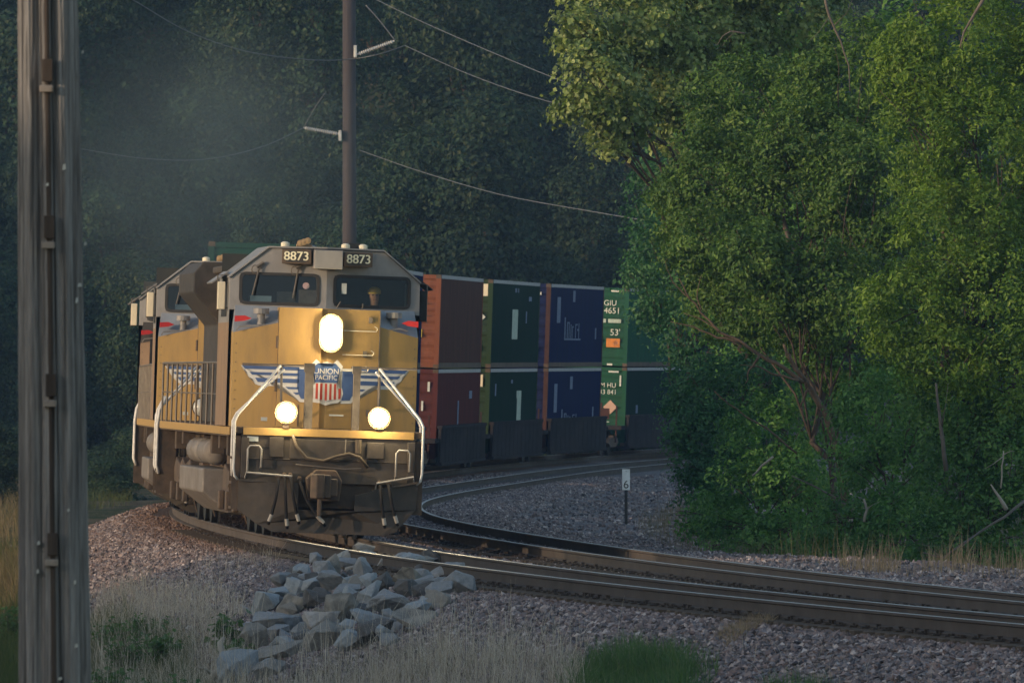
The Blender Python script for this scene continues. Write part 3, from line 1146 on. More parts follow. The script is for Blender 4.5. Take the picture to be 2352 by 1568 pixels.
# ------------------------------------------------------------------ the two tracks
def rail_mats():
    side = mat('rusty_rail_side', (.105, .092, .086), .9, nscale=1.5, namt=.2, dirt=(.07, .05, .04), damt=.5, dscale=6, spec=.06)
    top = mat('worn_rail_head', (.36, .34, .33), .4, metal=1., nscale=3, namt=.1)
    return [side, top]


RAILM = rail_mats()
TIE = mat('creosoted_timber', (.085, .060, .042), .9, nscale=1.5, namt=.35, stretch=(.6, 6, 6), bump=.006, bscale=5)
PLATE = mat('rusty_tie_plate', (.05, .036, .028), .8, nscale=8, namt=.3)


def make_track(name, label, off0, bend, dz, y0, y1, tie0, tie1):
    def off(y):
        return off0 - bend * float(smooth01((y - 145) / 75.))
    T = empty(name, on_track(150, off0, dz - .3))
    org = T.location
    tag(T, label, 'railway track', 'parallel railway tracks')
    prof = [(-.036, 0), (-.030, .004), (.030, .004), (.036, 0), (.037, -.030), (.012, -.042), (.009, -.150), (.075, -.168), (.075, -.185), (-.075, -.185), (-.075, -.168), (-.009, -.150), (-.012, -.042), (-.037, -.030)]
    ys = np.arange(y0, y1, 1.25)
    for sgn in (-1, 1):
        v, f, mi = [], [], []
        n = len(prof)
        for y in ys:
            d = float(cxd(y))
            q = math.hypot(1, d)
            right = Vector((1 / q, -d / q, 0))
            c = on_track(y, off(y)) + right * (sgn * .7535)
            tilt = -sgn * .025
            for px, pz in prof:
                p = c + right * px
                v.append((p.x, p.y, p.z + dz + tilt + pz - px * .033))
        for i in range(len(ys) - 1):
            for k in range(n):
                f.append((i * n + k, i * n + (k + 1) % n, (i + 1) * n + (k + 1) % n, (i + 1) * n + k))
                mi.append(1 if k in (0, 1, 2) else 0)
        b = MB()
        b.v = [tuple(Vector(p) - org) for p in v]
        b.f = [list(q) for q in f]
        b.mi = mi
        b.build('rail', RAILM, T, weld=False)
    tie = MB()
    tie.box(-1.28, 1.28, -.115, .115, -.18, 0)
    proto = None
    y = tie0
    count = 0
    rest = MB()
    plates = MB()
    rr = random.Random(3)
    while y < tie1:
        d = float(cxd(y))
        c = on_track(y, off(y), dz - .207) - org
        yaw = math.atan2(-d, 1) + rr.uniform(-.012, .012)
        Mx = Matrix.Translation(c + Vector((rr.uniform(-.03, .03), 0, 0))) @ Matrix.Rotation(yaw, 4, 'Z') @ Matrix.Rotation(R(1.9), 4, 'Y')
        if count < 98:
            if proto is None:
                proto = tie.build('sleeper', TIE, T, bevel=.012)
                o = proto
            else:
                o = proto.copy()
                COL.objects.link(o)
                o.parent = T
            o.matrix_local = Mx
        else:
            rest.box(-1.28, 1.28, -.115, .115, -.18, 0, M=Mx)
        for sgn in (-1, 1):
            plates.box(sgn * .7535 - .19, sgn * .7535 + .19, -.10, .10, .001, .020, M=Mx)
            for k in (-1, 1):
                for yy in (-.07, .07):
                    h = rr.choice((.008, .012, .018, .035))
                    xx = sgn * .7535 + k * .095
                    plates.box(xx - .014, xx + .014, yy - .014, yy + .014, .015, .015 + h, M=Mx)
                    plates.box(xx - .02 - .012 * (k > 0), xx + .02 + .012 * (k < 0), yy - .022, yy + .022, .012 + h, .028 + h, M=Mx)
        count += 1
        y = step_along(y, .53)
    plates.build('tie_plate', PLATE, T, weld=False)
    if rest.v:
        q = rest.build('sleeper_run', TIE, T)
        q['kind'] = 'stuff'
    return T


make_track('railway_track', 'nearer curving track with rusty rails that the locomotives stand on', 0., 0., 0., 92, 415, 100, 190)
make_track('railway_track', 'empty inner track curving past the white number post', 4.45, .62, -.16, 92, 415, 106, 200)


# ------------------------------------------------------------------ locomotives
LEN = 22.6
L1 = make_locomotive()
starts = [169.0]
for k in range(3):
    starts.append(step_along(starts[-1], LEN))


def stand(o, y0, ln):
    loc, rot = frame_at(y0, ln)
    o.location = loc
    o.rotation_euler = rot


stand(L1, starts[0], 21.2)
tag(L1, 'lead yellow and grey diesel locomotive with blazing headlights and a winged shield', 'locomotive', 'locomotives at the head of the train')
swap = {'lamp_lit': M['off'], 'lamp_reflector_lit': M['off'], 'lamp_bezel_lit': M['frame']}
for k, lab in ((1, 'second locomotive, its sunlit nose showing close behind the lead engine'), (2, 'third locomotive, mostly hidden, with a black panel put in for its shaded nose'), (3, 'fourth locomotive, hidden behind the third and coupled to the first well car')):
    o = copy_tree(L1, None, skip=('road_number',), swap=swap if k == 1 else dict(swap, yellow_paint=M['dusty'], nose_grey_paint=M['dirty']))  # rear engines get darker paints: their shade is put into the colour
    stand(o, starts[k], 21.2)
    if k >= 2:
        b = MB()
        b.box(-1.30, -.62, .10, .30, 2.35, 3.38)  # black box stands in for the nose front lying in shadow
        b.build('nose_shade_box', M['black'], o)
        b = MB()
        b.box(-.66, -.60, -.02, .3, 1.8, 3.2)
        b.box(-.40, -.3, -.05, .3, 1.8, 3.3)
        b.build('nose_post', M['dusty'], o)
    tag(o, lab, 'locomotive', 'locomotives at the head of the train')


# ------------------------------------------------------------------ the driver
def make_person():
    bpy.context.view_layer.update()
    P0 = empty('person')
    skin = mat('skin', (.50, .27, .17), .55, namt=.08)
    vest = mat('workshirt', (.42, .45, .42), .8, namt=.1)
    yel = mat('yellow_cap', (.62, .42, .05), .6, namt=.06)
    J = [(0, 0, 0), (0, .0, .22), (0, 0, .42), (0, -.01, .52), (0, -.03, .60), (0, -.04, .70), (0, -.03, .78),
         (-.19, 0, .42), (-.24, -.12, .20), (-.17, -.36, .12), (-.15, -.45, .13), (.19, 0, .42), (.24, -.12, .20), (.17, -.36, .12), (.15, -.45, .13),
         (-.10, -.05, -.02), (-.12, -.42, -.02), (-.12, -.45, -.42), (-.12, -.58, -.45), (.10, -.05, -.02), (.12, -.42, -.02), (.12, -.45, -.42), (.12, -.58, -.45)]
    E = [(0, 1), (1, 2), (2, 3), (3, 4), (4, 5), (5, 6), (2, 7), (7, 8), (8, 9), (9, 10), (2, 11), (11, 12), (12, 13), (13, 14), (0, 15), (15, 16), (16, 17), (17, 18), (0, 19), (19, 20), (20, 21), (21, 22)]
    rad = [.15, .14, .13, .055, .07, .095, .075, .065, .048, .035, .03, .065, .048, .035, .03, .09, .065, .05, .04, .09, .065, .05, .04]
    me = bpy.data.meshes.new('body')
    me.from_pydata(J, E, [])
    me.materials.append(skin)
    o = bpy.data.objects.new('body', me)
    COL.objects.link(o)
    o.parent = P0
    md = o.modifiers.new('skin', 'SKIN')
    for i, q in enumerate(me.skin_vertices[0].data):
        q.radius = (rad[i], rad[i] * .85)
    me.skin_vertices[0].data[0].use_root = True
    o.modifiers.new('sub', 'SUBSURF').render_levels = 2
    b = MB()
    b.tube([(0, 0, -.04), (0, .0, .1), (0, .0, .24), (0, 0, .40), (0, -.01, .49)], [.17, .175, .175, .19, .08], 14)
    for sx in (-1, 1):
        b.tube([(sx * .12, 0, .43), (sx * .20, 0, .42), (sx * .25, -.11, .21), (sx * .2, -.26, .15)], [.09, .085, .065, .05], 10)
    b.build('shirt', vest, P0, smooth=True)
    b = MB()
    b.revolve((0, -.03, .735), (0, 0, 1), [(0, .108), (.05, .107), (.09, .085), (.115, .04), (.12, 0)], 16)
    b.prism([(-.08, -.12), (.08, -.12), (.07, -.20), (0, -.22), (-.07, -.20)], 'z', .735, .75)
    b.build('cap', yel, P0, smooth=True)
    b = MB()
    for sx in (-1, 1):
        b.revolve((sx * .033, -.125, .715), (0, -1, 0), [(0, .014), (.008, .009), (.01, 0)], 8)
    b.build('eye', M['gasket'], P0)
    b = MB()
    b.prism([(-.018, .665), (.018, .665), (.006, .715), (-.006, .715)], 'y', -.155, -.11)
    b.build('nose', skin, P0)
    b = MB()
    b.box(-.03, .03, -.128, -.11, .635, .645)
    b.build('mouth', mat('lips', (.30, .11, .09), .5), P0)
    return P0


PER = make_person()
bpy.context.view_layer.update()
PER.matrix_world = L1.matrix_world @ Matrix.Translation((.86, 1.62, 3.26))
tag(PER, 'person in a yellow cap seated behind the windscreen of the lead locomotive', 'person')


# ------------------------------------------------------------------ containers and well cars
def paint(nm, c):
    return mat(nm, c, .9, spec=.06, nscale=2, namt=.12, dirt=tuple(v * .35 + .018 for v in c), damt=.65, dscale=2.2, stretch=(1, 1.2, .18), bump=.001, bscale=30)


BOXP = {'brown': paint('brown_box_paint', (.105, .052, .040)), 'orange': paint('sunlit_end_paint', (.23, .085, .048)), 'red': paint('red_box_paint', (.105, .034, .032)), 'green': paint('green_box_paint', (.010, .032, .023)), 'blue': paint('blue_box_paint', (.012, .018, .075)),  # orange: end of the brown box with low sunlight put into its paint
        'teal': paint('teal_box_paint', (.016, .07, .052)), 'leaf': paint('bright_green_box_paint', (.025, .095, .055)), 'gfront': paint('olive_box_paint', (.034, .060, .028))}
RAILTOP = mat('pale_top_rail', (.36, .36, .38), .8, nscale=8, namt=.15)
RUSTP = mat('rusty_corner_post', (.065, .03, .025), .95, nscale=6, namt=.3)
CW, CL, CH = 1.295, 16.15, 2.90


def make_container(side, front, post, texts=(), marks=(), endmarks=()):
    """x across, y from its front end to its rear, z from its floor"""
    C0 = empty('shipping_container')
    b = MB()
    # corrugated sides
    n = 62
    for sx in (-1, 1):
        ys = np.linspace(.16, CL - .16, n * 4 + 1)
        off = [0, .036, .036, 0]
        pts = [(sx * (CW - .045 + (off[i % 4])), yy) for i, yy in enumerate(ys)]
        for (xa, ya), (xb, yb) in zip(pts, pts[1:]):
            b.face([(xa, ya, .16), (xb, yb, .16), (xb, yb, CH - .12), (xa, ya, CH - .12)])
    b.box(-CW + .03, CW - .03, .1, CL - .05, CH - .05, CH - .02)
    b.box(-CW + .03, CW - .03, .1, CL - .05, .1, .14)
    b.box(-CW + .05, CW - .05, CL - .06, CL - .03, .1, CH - .06)
    b.build('side_wall', BOXP[side], C0)
    b = MB()
    zs = np.linspace(.17, CH - .14, 29)
    for i, (za, zb) in enumerate(zip(zs, zs[1:])):
        ya, yb = [(.07, .07), (.07, .03), (.03, .03), (.03, .07)][i % 4]
        b.face([(-CW + .15, ya, za), (CW - .15, ya, za), (CW - .15, yb, zb), (-CW + .15, yb, zb)])
    b.box(-CW + .12, CW - .12, .01, .10, .02, .165)
    b.box(-CW + .12, CW - .12, .01, .10, CH - .135, CH - .01)
    b.box(.06, .085, .0, .03, .1, CH - .1)
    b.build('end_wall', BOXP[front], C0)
    for sx in (-1, 1):
        for y in (0, CL - .15):
            b = MB()
            b.box(sx * (CW - .15), sx * CW, y, y + .15, .12, CH - .12)
            p_ = b.build('corner_post', post, C0)
            for z in (0, CH - .12):
                b = MB()
                b.box(sx * (CW - .165), sx * (CW + .004), y - .009, y + .159, z, z + .12)
                b.build('corner_casting', M['frame'], p_)
    for sx in (-1, 1):
        b = MB()
        b.box(sx * (CW - .09), sx * (CW + .002), .16, CL - .16, CH - .115, CH - .005)
        b.build('top_rail', RAILTOP, C0)
        b = MB()
        b.box(sx * (CW - .09), sx * (CW + .002), .16, CL - .16, .01, .17)
        b.build('bottom_rail', M['frame'], C0)
    # plain marks on the long side: (y0, y1, z0, z1, material)
    for k, (y0, y1, z0, z1, mm) in enumerate(marks):
        b = MB()
        b.box(CW + .004, CW + .008, y0, y1, z0, z1)
        b.build('side_marking', mm, C0)
    for k, (pts, mm) in enumerate(endmarks):
        b = MB()
        b.prism(pts, 'y', -.002, .02)
        b.build('end_marking', mm, C0)
    for body, size, xx, zz, mm in texts:   # worn letters painted on the end wall
        text_part('end_lettering', body, size, lambda u, v: (xx + u, -.006, zz + v), mm, C0)
    return C0


LT = mat('pale_lettering', (.62, .64, .60), .6, namt=.1)
OR = mat('orange_label', (.62, .22, .04), .6)
YE = mat('yellow_label', (.70, .52, .06), .6)
PK = mat('pale_placard', (.55, .36, .28), .6, namt=.15)
LBL = mat('pale_panel', (.42, .50, .44), .6, nscale=4, namt=.25)
FAINT = mat('faded_lettering', (.12, .16, .27), .6, nscale=9, namt=.3)


def rect(x0, x1, z0, z1):
    return [(x0, z0), (x1, z0), (x1, z1), (x0, z1)]


def dia(x, z, r):
    return [(x - r, z), (x, z - r), (x + r, z), (x, z + r)]


def side_letters(y0, y1, z0, z1, mm):
    """tall faded strokes: the worn line of letters on the blue boxes"""
    out = [(y0, y0 + .35, z0, z1, mm), (y0, y1, z0, z0 + .06, mm)]
    w = (y1 - y0)
    for k, (a, c, lo, hi) in enumerate(((.16, .21, .05, .8), (.27, .31, .05, .8), (.16, .31, .74, .8), (.38, .42, .05, .7), (.47, .5, .05, .6), (.47, .55, .55, .62), (.66, .70, .1, .7), (.66, .80, .66, .72), (.86, .9, .05, .75), (.78, .9, .42, .5))):
        h = z1 - z0
        out.append((y0 + w * a, y0 + w * c, z0 + h * lo, z0 + h * hi, mm))
    return out


spec = [
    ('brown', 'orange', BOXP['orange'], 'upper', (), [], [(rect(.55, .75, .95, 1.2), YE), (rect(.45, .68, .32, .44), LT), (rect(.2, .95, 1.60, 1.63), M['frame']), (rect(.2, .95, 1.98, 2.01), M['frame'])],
     'rust brown container with a sunlit orange end, top of the stack beside the lead locomotive cab'),
    ('red', 'red', BOXP['red'], 'lower', (), [(11.8, 12.9, 1.95, 2.2, FAINT), (7.5, 8.0, .9, 1.9, FAINT)], [(rect(.98, 1.05, 2.2, 2.5), LT), (rect(.80, .86, 1.6, 1.9), LT)],
     'dull red container under the brown one beside the lead locomotive cab'),
    ('green', 'gfront', BOXP['gfront'], 'upper', (), [(6.7, 8.6, .95, 1.95, LBL), (11.3, 11.7, 1.5, 1.9, FAINT), (7.4, 8.0, 2.52, 2.66, FAINT), (8.4, 8.7, 2.52, 2.66, FAINT), (12.2, 13.2, 2.25, 2.4, FAINT)],
     [(rect(.98, 1.13, 2.35, 2.75), M['cream']), (dia(.92, 1.66, .16), LT), (rect(.75, .95, .55, .88), PK)],
     'dark green container with a pale upright panel, between the brown and the blue top boxes'),
    ('green', 'gfront', BOXP['gfront'], 'lower', (), [(9.2, 10.6, .55, 1.9, LBL), (9.0, 10.6, 1.9, 2.15, LBL), (1.7, 2.1, 2.0, 2.4, FAINT), (7, 7.6, 2.4, 2.52, FAINT)],
     [(rect(.98, 1.06, 2.3, 2.7), M['cream']), (rect(.8, .95, 2.72, 2.80), LT), (dia(.87, 1.0, .2), LT)],
     'dark green container in the lower row between the red and the blue box'),
    ('blue', 'blue', RUSTP, 'upper', (), [(2.0, 3.0, 1.55, 2.45, FAINT), (6.6, 7.3, 2.3, 2.7, FAINT), (13.6, 14.0, 1.0, 1.4, FAINT)] + side_letters(4.3, 9.2, .95, 1.75, FAINT),
     [(rect(.70, .90, .35, .68), LT), (rect(.92, .97, 2.5, 2.6), LT)],
     'blue container with faded pale lettering in the upper row'),
    ('blue', 'blue', RUSTP, 'lower', (), [(1.9, 2.8, 1.35, 2.35, FAINT), (6.5, 7.3, 2.15, 2.6, FAINT), (13.5, 13.9, 1.1, 1.5, FAINT)] + side_letters(4.2, 9.2, .75, 1.45, FAINT),
     [(rect(.70, .86, 1.35, 1.55), LT), (dia(.8, 2.15, .07), LT)],
     'blue container with faded pale lettering in the lower row'),
    ('leaf', 'leaf', BOXP['leaf'], 'upper', (('GIU', .29, .60, 2.32, LT), ('4651', .31, .68, 2.04, LT), ("53'", .33, .82, 1.24, LT)), [],
     [(rect(.62, 1.0, 2.745, 2.80), LT), (rect(.20, .46, 1.60, 1.74), LBL), (rect(.54, 1.02, 1.60, 1.74), LBL), (rect(.50, 1.0, .70, 1.02), OR), (dia(.84, .86, .11), LT), (rect(.12, .34, .74, 1.0), LT), (rect(.55, .75, .03, .10), LT)],
     'green container lettered 53 on its lit end, top of the stack by the leafy branches'),
    ('green', 'leaf', BOXP['leaf'], 'lower', (('M HU', .24, .62, 2.22, LT), ('33 841', .24, .62, 1.97, LT)), [(2.5, 3.0, 1.2, 1.5, FAINT)],
     [(rect(.62, 1.0, 2.70, 2.76), LT), (rect(1.04, 1.10, 2.2, 2.6), LT), (dia(.72, 1.42, .26), PK), (rect(.18, .4, 1.25, 1.4), LBL), (rect(.18, .4, .95, 1.1), LBL), (rect(.2, .7, .86, .89), LT)],
     'dark green container in the lower row with a pale diamond placard by the leafy branches'),
]

WELL = mat('well_car_paint', (.032, .030, .034), .95, spec=.04, nscale=1.5, namt=.35, dirt=(.06, .05, .048), damt=.5, dscale=.9, stretch=(1, .5, 1))


def make_well():
    w = empty('well_car')
    b = MB()
    for sx in (-1, 1):
        b.box(sx * 1.38, sx * 1.47, -.2, CL + .6, .36, 1.42)
        b.box(sx * 1.34, sx * 1.50, -.2, CL + .6, 1.42, 1.52)
        b.box(sx * 1.34, sx * 1.52, -.2, CL + .6, .28, .38)
        for k in range(13):
            y = .2 + k * 1.32
            b.box(sx * 1.47, sx * 1.478, y, y + .1, .38, 1.42)
    b.box(-1.3, 1.3, .1, CL, .28, .36)
    b.build('well_side', WELL, w, bevel=.01)
    for y0, y1 in ((-1.55, -.2), (CL + .6, CL + 1.75)):
        b = MB()
        b.box(-1.40, 1.40, y0, y1, .98, 1.12)
        b.box(-.35, .35, y0, y1, .7, .98)
        b.build('end_platform', WELL, w)
    b = MB()
    b.box(.55, .63, -1.35, -1.27, 1.1, 1.95)
    b.box(1.15, 1.2, -1.4, -1.3, .5, 1.85)
    b.box(.5, .9, -1.38, -1.26, 1.35, 1.75)
    b.build('brake_stand', RUSTP, w)
    for yc in (-1.5,):
        b = MB()
        for sx in (-1, 1):
            b.prism([(yc - 1.2, .5), (yc - .9, .66), (yc - .4, .60), (yc, .76), (yc + .4, .60), (yc + .9, .66), (yc + 1.2, .5), (yc + .6, .34), (yc - .6, .34)], 'x', sx * .95, sx * 1.12)
        b.box(-.95, .95, yc - .25, yc + .25, .42, .66)
        t = b.build('truck', M['frame'], w)
        for yy in (yc - .9, yc + .9):
            b = MB()
            for sx in (-1, 1):
                b.revolve((sx * .69, yy, .46), (sx, 0, 0), [(0, 0), (0, .48), (.03, .46), (.13, .455), (.13, .36), (.10, .1), (.12, 0)], 22)
            b.cyl((-.69, yy, .46), (.69, yy, .46), .08, 10)
            b.build('wheelset', M['black'], t)
    return w


wells = ['well car under the brown and red containers', 'well car under the two dark green containers', 'well car under the two blue containers', 'well car under the last pair of green containers by the trees']
yw = [324.0]
for k in range(3):
    yw.append(step_along(yw[-1], 19.6 if k < 2 else 23.2))
yw += [261.8, 281.2, 300.6]
wells += ['well car under the teal container in the smoke, behind the fourth locomotive', 'well car under the two hidden red containers behind the lead locomotive', 'well car under the two hidden blue containers just ahead of the brown one']
proto = None
for k in range(7):
    if proto is None:
        o = proto = make_well()
    else:
        o = copy_tree(proto)
    stand(o, yw[k], CL)
    tag(o, wells[k], 'well car', 'double-stack well cars behind the locomotives')
for c_, e_, a_, l_ in (('teal', 'teal', 'teal container whose top edge shows through the smoke above the second locomotive', 'hidden green container under the teal one'),
                       ('red', 'red', 'hidden upper red container between the teal and the brown ones', 'hidden lower red container between the teal and the brown ones'),
                       ('blue', 'blue', 'hidden upper blue container just ahead of the brown one', 'hidden lower blue container just ahead of the dull red one')):
    spec.append((c_, e_, BOXP[e_], 'upper', (), [], [], a_))
    spec.append((c_ if c_ != 'teal' else 'green', e_ if e_ != 'teal' else 'green', BOXP[e_], 'lower', (), [], [], l_))
bpy.context.view_layer.update()
for i, (side, front, post, lvl, texts, marks, ends, lab) in enumerate(spec):
    c = make_container(side, front, post, texts, marks, ends)
    loc, rot = frame_at(yw[i // 2], CL)
    Mx = Matrix.LocRotScale(loc, Matrix.Identity(3).to_quaternion(), None) @ __import__('mathutils').Euler(rot).to_matrix().to_4x4()
    c.matrix_world = Mx @ Matrix.Translation((0, 0, .365 if lvl == 'lower' else .365 + CH + .03))
    tag(c, lab, 'shipping container', 'containers stacked two high on the train')

# ------------------------------------------------------------------ number post
p = hit(1438, 1203)
ps = empty('marker_post', p)
ps.scale = (1.22, 1.22, 1.22)
tag(ps, 'slim trackside post with a white plate marked with a black 6', 'marker post')
b = MB()
b.box(-.03, .03, .005, .04, -.3, 1.0)
b.build('post', mat('dark_post', (.045, .042, .04), .8), ps)
b = MB()
b.box(-.078, .078, -.006, .004, .68, 1.10)
pl = b.build('plate', mat('white_plate', (.86, .87, .86), .6, namt=.06, dirt=(.3, .28, .25), damt=.3, dscale=8), ps, bevel=.002)
text_part('digit', '6', .23, lambda u, v: (u, -.009, .785 + v), M['board'], pl)
b = MB()
b.cyl((0, -.009, 1.06), (0, -.003, 1.06), .008, 8)
b.build('bolt', M['black'], pl)
# ------------------------------------------------------------------ near pole: split, weathered timber
def near_pole():
    d = 60.
    k = F / d
    cxp = (119 - 1176) / k
    zt, zb = 14., float(ground(cxp, d)) - .3
    P0 = empty('utility_pole', (cxp, d, zb))
    wood = mat('weathered_grey_timber', (.245, .232, .225), .9, nscale=2.2, namt=.5, dirt=(.060, .050, .045), damt=.85, dscale=4.0, stretch=(14, 14, .35), bump=.012, bscale=4, spec=.15)
    n = 200
    r = np.random.default_rng(21)
    ang = np.linspace(0, 2 * np.pi, n, endpoint=False)
    checks = [(r.uniform(0, 6.28), r.uniform(.010, .05), r.uniform(.006, .022), r.uniform(0, 6.28), r.uniform(.3, 1.4), r.uniform(-.2, .9)) for _ in range(90)]
    checks += [(a, w, dp, q, .25, 1.) for q, (a, w, dp) in enumerate(((-1.95, .13, .035), (-1.27, .12, .030), (-.62, .08, .028), (-2.55, .07, .02)))]

    def groove(z):
        out = np.zeros(n)
        for a, w, dp, ph, fr, lo in checks:
            k = max(0., lo + math.sin(z * fr + ph) + .35 * math.sin(z * fr * 3.7 + ph * 2))
            aa = a + .025 * math.sin(z * 1.3 + ph) + .012 * math.sin(z * 5.1 + ph * 3)
            out -= dp * min(k, 1.2) * np.exp(-(((ang - aa + np.pi) % (2 * np.pi) - np.pi) / w) ** 2)
        return out
    zs = np.linspace(0, zt - zb, 300)
    V = []
    for z in zs:
        h = z + zb
        rad = .2065 - (h - 1.3) * .0092 if h > 1.3 else .2065 + (1.3 - h) * .006
        pr = groove(z)
        x = .020 - (h - 1.0) * .0112
        rr = rad + pr + .0018 * np.sin(ang * 9 + z * 3) + r.normal(0, .0009, n)
        V.append(np.stack([x + rr * np.cos(ang), rr * np.sin(ang), np.full(n, z)], -1))
    V = np.concatenate(V)
    i = np.arange(n)
    Fq = np.concatenate([np.stack([q * n + i, q * n + (i + 1) % n, (q + 1) * n + (i + 1) % n, (q + 1) * n + i], -1) for q in range(len(zs) - 1)])
    o = np_object('timber', V, Fq, wood, None, False)
    o.parent = P0

    def front(px, h):
        rad = .2065 - (h - 1.3) * .0092
        x0 = .020 - (h - 1.0) * .0112
        x = px - cxp
        return x0, rad, x
    mould = mat('brown_moulding', (.050, .036, .028), .85, nscale=3, namt=.5, stretch=(6, 6, .3))
    iron = mat('rusty_strap', (.24, .20, .17), .6, nscale=20, namt=.3)
    b = MB()
    pts = []
    for Y in range(-60, 1700, 110):
        q = W(110 + Y * .0115, Y, d)
        x0, rad, x = front(q.x, q.z)
        pts.append((x, -math.sqrt(max(rad ** 2 - (x - x0) ** 2, 0)) + .012, q.z - zb))
    b.tube(pts, .019, 8)
    b.build('wire_moulding', mould, P0)
    for Y in (178, 536, 898, 1262):
        q = W(111 + Y * .0115, Y, d)
        x0, rad, x = front(q.x, q.z)
        y = -math.sqrt(max(rad ** 2 - (x - x0) ** 2, 0))
        b = MB()
        b.box(x - .032, x + .028, y - .030, y + .03, q.z - zb - .03, q.z - zb + .10)
        s = b.build('staple_block', mould, P0, bevel=.004)
        b = MB()
        b.box(x - .046, x + .030, y - .045, y + .03, q.z - zb - .09, q.z - zb - .05)
        b.build('strap', iron, s, bevel=.006)
    white = mat('pale_scrap', (.5, .5, .47), .7)
    for X, Y in ((112, 425), (122, 545), (92, 1245), (90, 1310), (175, 1335), (190, 120), (178, 690), (196, 560), (150, 385), (178, 1480), (141, 1555), (184, 655), (160, 1170)):
        q = W(X, Y, d)
        x0, rad, x = front(q.x, q.z)
        y = -math.sqrt(max(rad ** 2 - (x - x0) ** 2, .0004))
        b = MB()
        w, h = random.uniform(.006, .012), random.uniform(.008, .02)
        b.prism([(x - w, q.z - zb - h), (x + w, q.z - zb - h * .6), (x + w * .7, q.z - zb + h), (x - w * .6, q.z - zb + h * .7)], 'y', y - .008, y + .03)
        b.build('paper_scrap', white, P0)
    tag(P0, 'near weathered grey timber pole with a brown wire moulding and straps down its face', 'utility pole')


near_pole()


# ------------------------------------------------------------------ far pole and wires
def far_pole():
    d = 398.
    q = W(803, 700, d)
    zb = float(ground(q.x, d)) - .3
    P0 = empty('power_pole', (q.x, d, zb))
    wood = mat('brown_pole_timber', (.045, .037, .041), .85, nscale=2, namt=.3, stretch=(8, 8, .3), bump=.006, bscale=6)
    b = MB()
    b.tube([(.01, 0, 0), (0, 0, 8), (-.03, 0, 24)], [.28, .27, .235], 20)
    b.build('pole_shaft', wood, P0, smooth=True)

    def at(X, Y, dd=d):
        v = W(X, Y, dd)
        return Vector((v.x - q.x, v.y - d, v.z - zb))
    steel = mat('galvanised_bracket', (.55, .56, .58), .5, metal=.3)
    poly = mat('pale_insulator', (.52, .53, .56), .4)
    for br, a, c in (((816, 105, 816, 133), (820, 126), (906, 95)), ((781, 300, 781, 324), (779, 308), (697, 294))):
        b = MB()
        u, v = at(br[0], br[1]), at(br[2], br[3])
        b.box(u.x - .05, u.x + .06, -.40, .1, v.z, u.z)
        k = b.build('arm_bracket', steel, P0, bevel=.01)
        u, v = at(*a), at(*c)
        u.y = v.y = -.30
        b = MB()
        b.tube([u, v], .035, 8)
        for t in np.linspace(.08, .92, 16):
            p = u.lerp(v, t)
            b.revolve(p, v - u, [(-.03, .035), (0, .085), (.03, .035)], 10)
        b.build('insulator', poly, k)
    tag(P0, 'tall brown power pole rising out of the smoke above the lead locomotive', 'power pole')
    wm = mat('aluminium_wire', (.13, .14, .155), .6, metal=.2)

    def wire(label, pts, r=.015):
        b = MB()
        V = [W(*p) for p in pts]
        # smooth the run
        out = []
        for i in range(len(V) - 1):
            p0, p1, p2, p3 = V[max(i - 1, 0)], V[i], V[i + 1], V[min(i + 2, len(V) - 1)]
            for t in np.linspace(0, 1, 7)[:-1]:
                t = float(t)
                out.append(.5 * ((2 * p1) + (p2 - p0) * t + (2 * p0 - 5 * p1 + 4 * p2 - p3) * t * t + (3 * p1 - p0 - 3 * p2 + p3) * t ** 3))
        out.append(V[-1])
        org = out[0].copy()
        b.tube([p - org for p in out], r, 6)
        o = b.build('power_line', wm, None, smooth=True)
        o.location = org
        tag(o, label, 'power line', 'power lines of the far pole')
    y0 = d - .3
    wire('sagging wire from the tip of the upper insulator towards the near pole', [(180, -70, 352), (305, 0, 360), (430, 72, 372), (560, 117, 382), (690, 136, 390), (783, 138, y0 - .5), (862, 127, y0 - .4), (930, 105, y0)], .019)
    wire('wire from the tip of the upper insulator into the pale cottonwood leaves', [(930, 105, y0), (1080, 172, 376), (1255, 232, 340), (1420, 262, 300)])
    wire('topmost wire sloping from beside the pole top into the cottonwood leaves', [(845, -10, 396), (960, 46, 380), (1110, 112, 360), (1301, 190, 330), (1450, 236, 300)])
    wire('short bright stay above the upper insulator', [(840, 12, y0), (872, 48, y0), (907, 93, y0)], .026)
    wire('hazy wire from the lower insulator across the smoke towards the near pole', [(100, 330, 352), (185, 342, 360), (330, 364, 368), (470, 366, 380), (600, 338, 390), (697, 294, y0)])
    wire('hazy stay rising from the lower insulator', [(697, 294, y0), (722, 250, y0), (748, 212, y0)])
    wire('wire sloping from the lower part of the pole down past the dark trees', [(826, 345, y0), (960, 392, 376), (1150, 447, 345), (1379, 489, 310), (1480, 506, 296)])


far_pole()

